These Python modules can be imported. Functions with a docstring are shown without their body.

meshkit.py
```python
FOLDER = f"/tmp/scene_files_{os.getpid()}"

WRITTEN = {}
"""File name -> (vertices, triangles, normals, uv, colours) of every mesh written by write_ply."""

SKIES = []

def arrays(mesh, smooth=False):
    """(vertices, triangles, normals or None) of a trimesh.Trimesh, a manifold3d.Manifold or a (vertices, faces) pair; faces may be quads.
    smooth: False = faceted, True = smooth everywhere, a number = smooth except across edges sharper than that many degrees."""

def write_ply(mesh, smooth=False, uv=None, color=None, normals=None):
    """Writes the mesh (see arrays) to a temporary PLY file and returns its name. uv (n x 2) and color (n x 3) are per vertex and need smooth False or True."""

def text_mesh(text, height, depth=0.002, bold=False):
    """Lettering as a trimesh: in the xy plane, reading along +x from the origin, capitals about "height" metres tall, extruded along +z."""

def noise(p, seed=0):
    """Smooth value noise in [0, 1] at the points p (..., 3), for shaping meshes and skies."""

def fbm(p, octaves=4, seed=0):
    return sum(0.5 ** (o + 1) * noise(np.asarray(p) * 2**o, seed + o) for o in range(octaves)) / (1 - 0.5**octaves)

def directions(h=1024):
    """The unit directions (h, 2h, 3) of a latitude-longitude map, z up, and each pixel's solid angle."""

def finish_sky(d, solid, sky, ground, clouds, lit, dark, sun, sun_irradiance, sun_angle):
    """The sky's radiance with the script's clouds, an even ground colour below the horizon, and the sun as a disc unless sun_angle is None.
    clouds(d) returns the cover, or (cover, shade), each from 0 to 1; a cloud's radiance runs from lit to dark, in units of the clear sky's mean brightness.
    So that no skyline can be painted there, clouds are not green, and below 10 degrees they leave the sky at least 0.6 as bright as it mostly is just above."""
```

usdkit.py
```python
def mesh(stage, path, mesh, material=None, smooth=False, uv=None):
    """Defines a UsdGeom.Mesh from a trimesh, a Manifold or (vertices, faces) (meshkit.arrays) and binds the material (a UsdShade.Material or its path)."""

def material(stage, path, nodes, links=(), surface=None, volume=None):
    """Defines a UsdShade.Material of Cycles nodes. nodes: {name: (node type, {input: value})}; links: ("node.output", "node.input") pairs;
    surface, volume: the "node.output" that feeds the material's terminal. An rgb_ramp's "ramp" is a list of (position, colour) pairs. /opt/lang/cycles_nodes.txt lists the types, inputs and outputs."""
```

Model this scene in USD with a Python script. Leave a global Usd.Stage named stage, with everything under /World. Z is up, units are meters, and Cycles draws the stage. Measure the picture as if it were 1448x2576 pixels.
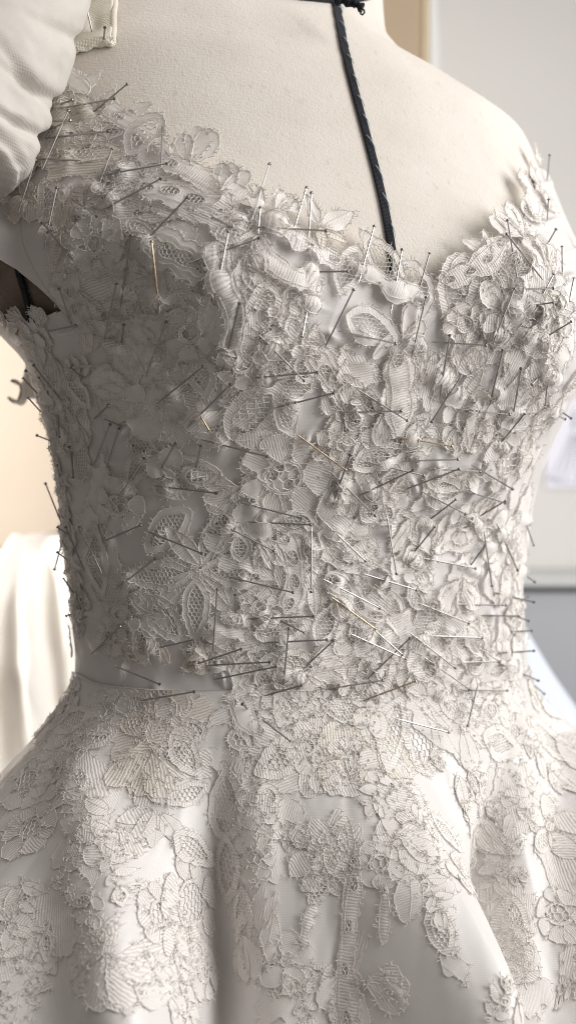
import math, random, numpy as np, trimesh, shapely, usdkit, meshkit
from shapely.geometry import Polygon, LineString, Point
from scipy.interpolate import PchipInterpolator as PI, LinearNDInterpolator, NearestNDInterpolator
from scipy.ndimage import map_coordinates, gaussian_filter
from scipy.spatial import Delaunay
from pxr import Usd, UsdGeom, UsdLux, UsdShade, Gf, Sdf, Vt

stage = Usd.Stage.CreateInMemory()
UsdGeom.SetStageUpAxis(stage, UsdGeom.Tokens.z); UsdGeom.SetStageMetersPerUnit(stage, 1.0)
UsdGeom.Xform.Define(stage, '/World'); UsdGeom.Scope.Define(stage, '/World/Looks')
RNG = np.random.default_rng(11)

# ------------------------------------------------------------------ camera, lamps, exposure
F, D, ZC = 2368.0, 0.57, 1.30            # focal length in reference pixels, camera to dress axis, camera height
CAM = np.array([0.0, -D, ZC])
cam = UsdGeom.Camera.Define(stage, '/World/camera')
HA = 24.0
cam.CreateHorizontalApertureAttr(HA); cam.CreateVerticalApertureAttr(HA * 1024 / 575)
cam.CreateFocalLengthAttr(HA * F / 1448.0)
cam.CreateFStopAttr(6.5); cam.CreateFocusDistanceAttr(0.455)
cam.CreateClippingRangeAttr(Gf.Vec2f(0.02, 50))
cam.AddTranslateOp().Set(Gf.Vec3d(*CAM)); cam.AddRotateXOp().Set(90.0)
cam.CreateExposureAttr(0.2)


def rect_light(name, pos, target, w, h, power, col):
    l = UsdLux.RectLight.Define(stage, '/World/' + name)
    l.CreateWidthAttr(w); l.CreateHeightAttr(h); l.CreateIntensityAttr(power); l.CreateColorAttr(Gf.Vec3f(*col))
    z = np.array(pos, float) - np.array(target, float); z /= np.linalg.norm(z)
    x = np.cross([0, 0, 1.0], z)
    x = x / np.linalg.norm(x) if np.linalg.norm(x) > 1e-6 else np.array([1.0, 0, 0])
    y = np.cross(z, x)
    m = Gf.Matrix4d(*x, 0, *y, 0, *z, 0, *pos, 1)
    l.AddTransformOp().Set(m)
    return l


rect_light('window_light', (1.25, -0.42, ZC + 0.45), (0, 0, ZC - 0.02), 0.9, 1.3, 7.6, (1.0, 0.985, 0.97))
rect_light('ceiling_light', (-0.38, -0.05, ZC + 1.35), (-.1, 0.0, ZC + .1), 1.0, 1.0, 1.9, (1.0, 0.95, 0.90))
rect_light('far_window_light', (-1.0, 0.60, ZC + 0.25), (-0.60, 1.30, ZC - 0.02), 0.6, 1.2, 9.5, (1.0, 0.97, 0.93))
usdkit.material(stage, '/World/Looks/room_air', {'b': ('background_shader', {'color': (1.0, 0.915, 0.85), 'strength': 0.165})}, surface='b.background')
dome = UsdLux.DomeLight.Define(stage, '/World/room_glow')
UsdShade.MaterialBindingAPI.Apply(dome.GetPrim()).Bind(UsdShade.Material.Get(stage, '/World/Looks/room_air'))

# ------------------------------------------------------------------ naming helpers
USED = {}


def numbered(parent, name):
    k = (parent, name); n = USED.get(k, 0); USED[k] = n + 1
    return name if n == 0 else f'{name}_{n:03d}'


def tag(p, label=None, cat=None, group=None, kind=None):
    p = p.GetPrim() if hasattr(p, 'GetPrim') else p
    for k, v in (('label', label), ('category', cat), ('group', group), ('kind', kind)):
        if v: p.SetCustomDataByKey(k, v)
    return p


def empty(name, loc=(0, 0, 0), parent='/World'):
    x = UsdGeom.Xform.Define(stage, parent + '/' + numbered(parent, name))
    if any(loc): x.AddTranslateOp().Set(Gf.Vec3d(*loc))
    return x


def obj(name, mesh, mat, parent='/World', smooth=30, uv=None, loc=None):
    if not isinstance(parent, str): parent = str(parent.GetPath())
    if loc is not None:
        v, f = (mesh.vertices, mesh.faces) if hasattr(mesh, 'faces') else mesh
        mesh = (np.asarray(v) - np.asarray(loc), f)
    return usdkit.mesh(stage, parent + '/' + numbered(parent, name), mesh, '/World/Looks/' + mat, smooth=smooth, uv=uv)


def M(name, nodes, links=(), surface='p.BSDF'):
    usdkit.material(stage, '/World/Looks/' + name, nodes, links, surface=surface)


# ------------------------------------------------------------------ materials
def cloth(name, col, rough, scale, bump, spec=0.3, sheen=0.0, var=0.04, weave=True):
    c2 = tuple(max(0, c - var) for c in col)
    M(name, {'g': ('geometry', {}),
             'm': ('mapping', {'scale': (1.0, 1.0, 1.0)}),
             'n': ('noise_texture', {'scale': 55.0, 'detail': 3.0}),
             'r': ('rgb_ramp', {'ramp': [(0.35, c2), (0.65, col)]}),
             'wx': ('wave_texture', {'scale': scale, 'distortion': 0.4, 'detail': 1.0, 'bands_direction': 'z'}),
             'wy': ('wave_texture', {'scale': scale * 1.1, 'distortion': 0.4, 'detail': 1.0, 'bands_direction': 'diagonal'}),
             'n2': ('noise_texture', {'scale': scale * 2.0, 'detail': 2.0}),
             'a': ('math', {'math_type': 'add'}), 'a2': ('math', {'math_type': 'add'}),
             'b': ('bump', {'strength': 1.0, 'distance': bump}),
             'p': ('principled_bsdf', {'roughness': rough, 'specular_ior_level': spec, 'sheen_weight': sheen, 'sheen_roughness': 0.4})},
      [('g.position', 'm.vector'), ('m.vector', 'n.vector'), ('m.vector', 'wx.vector'), ('m.vector', 'wy.vector'), ('m.vector', 'n2.vector'),
       ('n.fac', 'r.fac'), ('r.color', 'p.base_color'), ('wx.fac', 'a.value1'), ('wy.fac', 'a.value2'), ('a.value', 'a2.value1'), ('n2.fac', 'a2.value2'),
       ('a2.value', 'b.height'), ('b.normal', 'p.normal')])


cloth('satin', (0.64, 0.612, 0.598), 0.45, 500.0, 0.000012, 0.3, 0.05, 0.02)
cloth('skirt_satin', (0.66, 0.635, 0.615), 0.36, 500.0, 0.00002, 0.42, 0.05, 0.02)

M('linen', {'g': ('geometry', {}), 'mv': ('mapping', {'scale': (1.0, 1.0, 0.40)}), 'mh': ('mapping', {'scale': (0.25, 0.25, 1.0)}),
            'a': ('noise_texture', {'scale': 1100.0, 'detail': 2.0}), 'b_': ('noise_texture', {'scale': 1100.0, 'detail': 2.0}), 'n': ('noise_texture', {'scale': 26.0, 'detail': 5.0, 'roughness': 0.6}), 's': ('noise_texture', {'scale': 330.0, 'detail': 1.0}),
            'r': ('rgb_ramp', {'ramp': [(0.3, (0.60, 0.553, 0.497)), (0.7, (0.665, 0.62, 0.567))]}), 'sr': ('rgb_ramp', {'ramp': [(0.22, (0.90, 0.885, 0.865)), (0.36, (1, 1, 1))]}),
            'mc': ('mix_color', {'blend_type': 'multiply', 'fac': 1.0}), 'ad': ('math', {'math_type': 'add'}), 'bp': ('bump', {'strength': 1.0, 'distance': 0.00022}),
            'p': ('principled_bsdf', {'roughness': 0.88, 'specular_ior_level': 0.15, 'sheen_weight': 0.12})},
  [('g.position', 'mv.vector'), ('g.position', 'mh.vector'), ('mv.vector', 'a.vector'), ('mh.vector', 'b_.vector'), ('g.position', 'n.vector'), ('mv.vector', 's.vector'), ('n.fac', 'r.fac'), ('s.fac', 'sr.fac'),
   ('r.color', 'mc.a'), ('sr.color', 'mc.b'), ('mc.result', 'p.base_color'), ('a.fac', 'ad.value1'), ('b_.fac', 'ad.value2'), ('ad.value', 'bp.height'), ('bp.normal', 'p.normal')])
cloth('calico', (0.55, 0.52, 0.48), 0.8, 330.0, 0.00006, 0.2, 0.1, 0.03)
cloth('flap_cotton', (0.70, 0.66, 0.58), 0.85, 330.0, 0.00016, 0.2, 0.1, 0.03)
cloth('white_drape', (0.90, 0.865, 0.81), 0.8, 150.0, 0.0002, 0.2, 0.1, 0.02)
cloth('black_tape', (0.011, 0.013, 0.019), 0.8, 400.0, 0.0002, 0.2, 0.15, 0.004)
cloth('shade_dark_lining', (0.20, 0.165, 0.135), 0.85, 330.0, 0.0001, 0.2, 0.1, 0.05)  # dark tone paints in the shade of the armhole hollow
cloth('tab_cotton', (0.74, 0.70, 0.65), 0.85, 330.0, 0.00016, 0.2, 0.1, 0.03)


def lace_material(name, col, col2, rib, amin, bump):
    # clothwork: rows of thread with open rows between them; mesh uv runs in millimetres, cords lie at u > 900
    M(name, {'u': ('uvmap', {'attribute': 'st'}),
             'w': ('wave_texture', {'scale': rib, 'distortion': 3.5, 'detail': 2.5, 'detail_scale': 1.3, 'detail_roughness': 0.6, 'bands_direction': 'x'}),
             'y': ('wave_texture', {'scale': rib * 1.9, 'distortion': 4.0, 'detail': 2.0, 'detail_scale': 2.0, 'bands_direction': 'y'}),
             'n': ('noise_texture', {'scale': 1.6, 'detail': 3.0, 'roughness': 0.65}),
             'nc': ('noise_texture', {'scale': 0.16, 'detail': 3.0}),
             'r': ('rgb_ramp', {'ramp': [(0.3, col2), (0.7, col)]}),
             'h': ('math', {'math_type': 'multiply_add', 'value2': 0.7}),
             'b': ('bump', {'strength': 1.0, 'distance': bump}),
             'wy': ('math', {'math_type': 'multiply_add', 'value2': 0.55}),
             'wn': ('math', {'math_type': 'multiply_add', 'value2': 0.6}),
             'al': ('map_range', {'from_min': 0.55, 'from_max': 1.15, 'to_min': amin, 'to_max': 1.0, 'clamp': True}),
             'sx': ('separate_xyz', {}), 'gt': ('math', {'math_type': 'greater_than', 'value2': 900.0}), 'mxa': ('math', {'math_type': 'maximum'}),
             'p': ('principled_bsdf', {'roughness': 0.8, 'specular_ior_level': 0.2, 'sheen_weight': 0.15}),
             't': ('translucent_bsdf', {'color': col}), 'tr': ('transparent_bsdf', {}),
             'mx': ('mix_closure', {'fac': 0.22}), 'ma': ('mix_closure', {})},
      [('u.UV', 'w.vector'), ('u.UV', 'y.vector'), ('u.UV', 'n.vector'), ('u.UV', 'nc.vector'), ('nc.fac', 'r.fac'), ('r.color', 'p.base_color'),
       ('n.fac', 'h.value1'), ('w.fac', 'h.value3'), ('h.value', 'b.height'), ('b.normal', 'p.normal'),
       ('y.fac', 'wy.value1'), ('w.fac', 'wy.value3'), ('nc.fac', 'wn.value1'), ('wy.value', 'wn.value3'), ('wn.value', 'al.value'),
       ('u.UV', 'sx.vector'), ('sx.x', 'gt.value1'), ('al.result', 'mxa.value1'), ('gt.value', 'mxa.value2'),
       ('p.BSDF', 'mx.closure1'), ('t.BSDF', 'mx.closure2'), ('tr.BSDF', 'ma.closure1'), ('mx.closure', 'ma.closure2'), ('mxa.value', 'ma.fac')], surface='ma.closure')


lace_material('lace', (0.92, 0.890, 0.855), (0.88, 0.846, 0.807), 0.24, 0.38, 0.00013)
lace_material('lace_dense', (0.925, 0.899, 0.866), (0.885, 0.854, 0.816), 0.42, 0.55, 0.00007)
lace_material('lace_cream', (0.91, 0.865, 0.80), (0.87, 0.82, 0.75), 0.21, 0.38, 0.00014)
M('net_thread', {'p': ('principled_bsdf', {'base_color': (0.91, 0.885, 0.84), 'roughness': 0.7, 'specular_ior_level': 0.3})})
M('blue_thread', {'p': ('principled_bsdf', {'base_color': (0.36, 0.50, 0.56), 'roughness': 0.6})})
M('pin_steel', {'p': ('principled_bsdf', {'base_color': (0.36, 0.345, 0.335), 'metallic': 1.0, 'roughness': 0.32})})
M('pin_head', {'p': ('principled_bsdf', {'base_color': (0.22, 0.21, 0.205), 'metallic': 1.0, 'roughness': 0.32})})
M('pin_brass', {'p': ('principled_bsdf', {'base_color': (0.42, 0.33, 0.23), 'metallic': 1.0, 'roughness': 0.32})})


def plaster(name, col, var=0.02, bump=0.0006):
    M(name, {'g': ('geometry', {}), 'n': ('noise_texture', {'scale': 3.0, 'detail': 4.0}), 'n2': ('noise_texture', {'scale': 140.0, 'detail': 3.0}),
             'r': ('rgb_ramp', {'ramp': [(0.3, tuple(c - var for c in col)), (0.7, col)]}), 'b': ('bump', {'strength': 0.6, 'distance': bump}),
             'p': ('principled_bsdf', {'roughness': 0.8})},
      [('g.position', 'n.vector'), ('g.position', 'n2.vector'), ('n.fac', 'r.fac'), ('r.color', 'p.base_color'), ('n2.fac', 'b.height'), ('b.normal', 'p.normal')])


plaster('grey_wall', (0.66, 0.645, 0.62))
plaster('cream_wall', (0.385, 0.325, 0.265))
plaster('tan_board', (0.42, 0.33, 0.235))
plaster('cream_trim', (0.72, 0.60, 0.42))
plaster('white_paint', (0.80, 0.80, 0.79))
plaster('grey_paint', (0.55, 0.56, 0.56))
plaster('slate_paint', (0.42, 0.435, 0.465))
plaster('blue_white', (0.60, 0.635, 0.72), 0.03)
plaster('paper', (0.80, 0.80, 0.88), 0.01, 0.0001)
M('pencil', {'p': ('principled_bsdf', {'base_color': (0.36, 0.36, 0.44), 'roughness': 0.9})})


# ------------------------------------------------------------------ geometry helpers
def project(P):
    d = P[..., 1] + D
    return 724 + F * P[..., 0] / d, 1288 - F * (P[..., 2] - ZC) / d


def W(px, py, depth):
    px, py, depth = np.broadcast_arrays(np.asarray(px, float), np.asarray(py, float), np.asarray(depth, float))
    return np.stack([(px - 724) / F * depth, depth - D, ZC + (1288 - py) / F * depth], -1)


def sst(x, a, b):
    t = np.clip((x - a) / (b - a), 0, 1)
    return t * t * (3 - 2 * t)


def norm(v):
    return v / np.maximum(np.linalg.norm(v, axis=-1, keepdims=True), 1e-12)


def grid_faces(nu, nv, wrap=False):
    i, j = np.meshgrid(np.arange(nu if wrap else nu - 1), np.arange(nv - 1), indexing='ij')
    a = i * nv + j; b = ((i + 1) % nu) * nv + j
    q = np.stack([a, b, b + 1, a + 1], -1).reshape(-1, 4)
    return np.vstack([q[:, [0, 1, 2]], q[:, [0, 2, 3]]])


def box(lo, hi, bevel=0.0):
    lo, hi = np.array(lo, float), np.array(hi, float)
    if bevel:
        pts = np.array([[x, y, z] for x in (lo[0], hi[0]) for y in (lo[1], hi[1]) for z in (lo[2], hi[2])])
        c = (lo + hi) / 2; allp = []
        for p in pts:
            s = np.sign(c - p)
            for k in range(3):
                q = p.copy(); m = [i for i in range(3) if i != k]
                q[m] += s[m] * bevel; allp.append(q)
        return trimesh.convex.convex_hull(np.array(allp))
    b = trimesh.creation.box(extents=hi - lo); b.apply_translation((lo + hi) / 2); return b


def tube(P, r, sides=5, closed=False, N=None):
    P = np.asarray(P, float); n = len(P)
    r = np.broadcast_to(np.asarray(r, float), (n,))
    if closed: T = norm(np.roll(P, -1, 0) - np.roll(P, 1, 0))
    else: T = norm(np.gradient(P, axis=0))
    if N is None:
        ref = np.array([0.13, -0.93, 0.34]); N = np.broadcast_to(ref, P.shape)
    A = norm(N - T * (N * T).sum(1, keepdims=True)); B = np.cross(T, A)
    th = np.arange(sides) / sides * 2 * np.pi
    V = P[:, None] + r[:, None, None] * (np.cos(th)[None, :, None] * A[:, None] + np.sin(th)[None, :, None] * B[:, None])
    i = np.arange(n if closed else n - 1); j = np.arange(sides)
    I, J = np.meshgrid(i, j, indexing='ij')
    a = I * sides + J; b = ((I + 1) % n) * sides + J; c = ((I + 1) % n) * sides + (J + 1) % sides; d = I * sides + (J + 1) % sides
    f = np.vstack([np.stack([a, c, b], -1).reshape(-1, 3), np.stack([a, d, c], -1).reshape(-1, 3)])
    V = V.reshape(-1, 3)
    if not closed:
        caps = [[0, k, k + 1] for k in range(1, sides - 1)] + [[(n - 1) * sides, (n - 1) * sides + k + 1, (n - 1) * sides + k] for k in range(1, sides - 1)]
        f = np.vstack([f, caps])
    return V, f


def segs(a, b, n, r):
    """three-sided prisms from every a to its b"""
    if len(a) == 0: return np.zeros((0, 3)), np.zeros((0, 3), int)
    T = norm(b - a); A = norm(n - T * (n * T).sum(1, keepdims=True)); B = np.cross(T, A)
    r = np.broadcast_to(np.asarray(r, float), (len(a),))[:, None]
    off = [r * (math.cos(t) * A + math.sin(t) * B) for t in (0, 2.0944, 4.18879)]
    V = np.stack([a + o for o in off] + [b + o for o in off], 1).reshape(-1, 3)
    base = np.arange(len(a))[:, None, None] * 6
    f = np.array([[0, 4, 3], [0, 1, 4], [1, 5, 4], [1, 2, 5], [2, 3, 5], [2, 0, 3]])
    return V, (base + f).reshape(-1, 3)


def join(parts):
    V, Fc, o = [], [], 0
    for v, f in parts:
        if len(v) == 0: continue
        V.append(v); Fc.append(f + o); o += len(v)
    return np.vstack(V), np.vstack(Fc)


# ------------------------------------------------------------------ the body under the dress
PSI = math.radians(22)
zk = np.array([-.13, -.10, -.06, -.02, .03, .065, .085, .105, .13, .17, .21, .235, .255, .275, .30, .33, .36])
zb = np.array([-.13, -.09, -.02, .05, .12, .18, .25, .36])
fa = PI(zk, [.1518, .1382, .1364, .1406, .1463, .156, .161, .1764, .1880, .1818, .1725, .1665, .1430, .1180, .1215, .1240, .1250])
fc = PI(np.r_[zb[:6], .235, .255, .275, .30, .33, .36], [.0148, .0138, .0108, .0119, .0066, -.0015, -.0070, -.0195, -.0380, -.0545, -.0580, -.0600])
fb = PI(zb, [.0757, .0808, .0841, .1091, .1265, .1063, .0827, .0600])


def body(t, z):
    """t: angle from the front (positive to the viewer's right), z above the camera height"""
    s, c = np.sin(t), np.cos(t); e = 2 / 2.25
    a, b, cx = fa(z), fb(z), fc(z)
    X = a * np.sign(s) * np.abs(s) ** e
    Y = np.where(c > 0, b, b * .95) * np.sign(c) * np.abs(c) ** e
    br = .014 * np.exp(-((np.abs(X) - .082) / .042) ** 2 - ((z - .095) / .045) ** 2) * (c > 0)
    br = br + .006 * np.exp(-((X - .11) / .04) ** 2 - ((z - .078) / .02) ** 2) * (c > 0)
    X = X + br * np.sign(X) * .5; Y = Y + br
    return np.stack([cx + X * math.cos(PSI) + Y * math.sin(PSI), X * math.sin(PSI) - Y * math.cos(PSI), ZC + z + 0 * X], -1)


def normals(P):
    dt = np.gradient(P, axis=0); dw = np.gradient(P, axis=1)
    return norm(np.cross(dt, dw))


class Surf:
    """a cloth surface on the grid (t, w); at() gives points and normals, loc() finds the (t, w) seen at a picture point"""
    def __init__(self, t, w, P, step=(1, 1)):
        self.t, self.w, self.P = t, w, P
        N = normals(P)
        c = P.reshape(-1, 3).mean(0)
        if ((P - c) * N).sum() < 0: N = -N
        self.N = N
        Q, NQ = P[::step[0], ::step[1]], N[::step[0], ::step[1]]
        T, Wg = np.meshgrid(t[::step[0]], w[::step[1]], indexing='ij')
        vis = (NQ * norm(CAM - Q)).sum(-1) > 0.02
        x, y = project(Q)
        k = vis & (x > -250) & (x < 1700) & (y > -200) & (y < 3400)
        pts = np.stack([x[k], y[k]], -1)
        self.lin = LinearNDInterpolator(pts, np.stack([T[k], Wg[k]], -1)); self.near = NearestNDInterpolator(pts, np.stack([T[k], Wg[k]], -1))

    def loc(self, px, py):
        q = np.stack(np.broadcast_arrays(np.asarray(px, float), np.asarray(py, float)), -1).reshape(-1, 2)
        r = self.lin(q); bad = np.isnan(r[:, 0])
        if bad.any(): r[bad] = self.near(q[bad])
        e = np.array([self.t[1] - self.t[0], self.w[1] - self.w[0]]) * 1.5
        pj = lambda a: np.stack(project(self.at(a, False)), -1)
        for _ in range(3):                    # Newton steps onto the picture point
            p = pj(r); err = q - p
            ju, jv = (pj(r + [e[0], 0]) - pj(r - [e[0], 0])) / (2 * e[0]), (pj(r + [0, e[1]]) - pj(r - [0, e[1]])) / (2 * e[1])
            det = ju[:, 0] * jv[:, 1] - ju[:, 1] * jv[:, 0]
            ok = (np.abs(det) > 1e3) & ~bad & (np.abs(err).max(1) < 40)
            dd = np.where(ok, det, 1.0)
            st = np.stack([(err[:, 0] * jv[:, 1] - err[:, 1] * jv[:, 0]) / dd, (ju[:, 0] * err[:, 1] - ju[:, 1] * err[:, 0]) / dd], -1)
            r = r + np.where(ok[:, None], np.clip(st, -8 * e, 8 * e), 0)
        return r

    def at(self, tw, N=True):
        tw = np.atleast_2d(tw)
        c = np.stack([(tw[:, 0] - self.t[0]) / (self.t[1] - self.t[0]), (tw[:, 1] - self.w[0]) / (self.w[1] - self.w[0])])
        P = np.stack([map_coordinates(self.P[..., k], c, order=1, mode='nearest') for k in range(3)], -1)
        if not N: return P
        n = norm(np.stack([map_coordinates(self.N[..., k], c, order=1, mode='nearest') for k in range(3)], -1))
        return P, n

    def frame(self, tw):
        tw = np.asarray(tw, float).reshape(2); P, n = self.at(tw); P, n = P[0], n[0]
        t2 = norm(np.array([0, 0, 1.0]) - n * n[2]); t1 = np.cross(t2, n)
        e = 3 * np.array([self.t[1] - self.t[0], self.w[1] - self.w[0]])
        J = np.stack([(self.at(tw + [e[0], 0], False)[0] - self.at(tw - [e[0], 0], False)[0]) / (2 * e[0]),
                      (self.at(tw + [0, e[1]], False)[0] - self.at(tw - [0, e[1]], False)[0]) / (2 * e[1])], 1)
        return P, n, np.linalg.pinv(J) @ np.stack([t1, t2], 1)


NT = 720
TT = np.linspace(-math.pi, math.pi, NT + 1)
ZZ = np.linspace(-.128, .33, 300)
TG, ZG = np.meshgrid(TT, ZZ, indexing='ij')
B0 = body(TG, ZG)
NB = normals(B0)
if ((B0 - B0.reshape(-1, 3).mean(0)) * NB).sum() < 0: NB = -NB
BS0 = Surf(TT, ZZ, B0 + NB * .003, (3, 3))

# neckline, armhole and waist seam, read off the picture and carried onto the body
neck_px = [(20, 130), (150, 175), (225, 245), (330, 310), (410, 385), (480, 432), (560, 480), (630, 530), (700, 580), (780, 612), (870, 650), (960, 700), (1020, 712), (1060, 715), (1110, 703), (1170, 668), (1230, 625), (1285, 585), (1320, 540), (1345, 480), (1352, 420)]
q = BS0.loc(*np.array(neck_px, float).T); o = np.argsort(q[:, 0]); q = q[o]
neck_t, neck_z = np.r_[-math.pi, q[0, 0] - .5, q[:, 0], q[-1, 0] + .25, math.pi], np.r_[.15, q[0, 1], q[:, 1], q[-1, 1] + .004, .12]
keep = np.r_[True, np.diff(neck_t) > 1e-4]; fneck = PI(neck_t[keep], neck_z[keep])
q = BS0.loc(*np.array([(-80, 545), (0, 612), (60, 674), (140, 760)], float).T); q = q[np.argsort(q[:, 0])]
strap_low = (q[:, 0], q[:, 1]); T_ARM = q[-1, 0]
q = BS0.loc(*np.array([(-60, 745), (0, 800), (70, 822), (140, 784)], float).T); q = q[np.argsort(q[:, 0])]
arm_low = (q[:, 0], q[:, 1])
q = BS0.loc(*np.array([(200, 1700), (260, 1725), (330, 1735), (580, 1741), (860, 1740), (1000, 1735), (1200, 1722), (1300, 1702)], float).T); q = q[np.argsort(q[:, 0])]
fw_t, fw_z = np.r_[-math.pi, -2.2, q[:, 0], 2.2, math.pi], np.r_[-.098, -.098, q[:, 1], -.098, -.098]
fwaist = PI(fw_t[np.r_[True, np.diff(fw_t) > 1e-3]], fw_z[np.r_[True, np.diff(fw_t) > 1e-3]])

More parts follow.
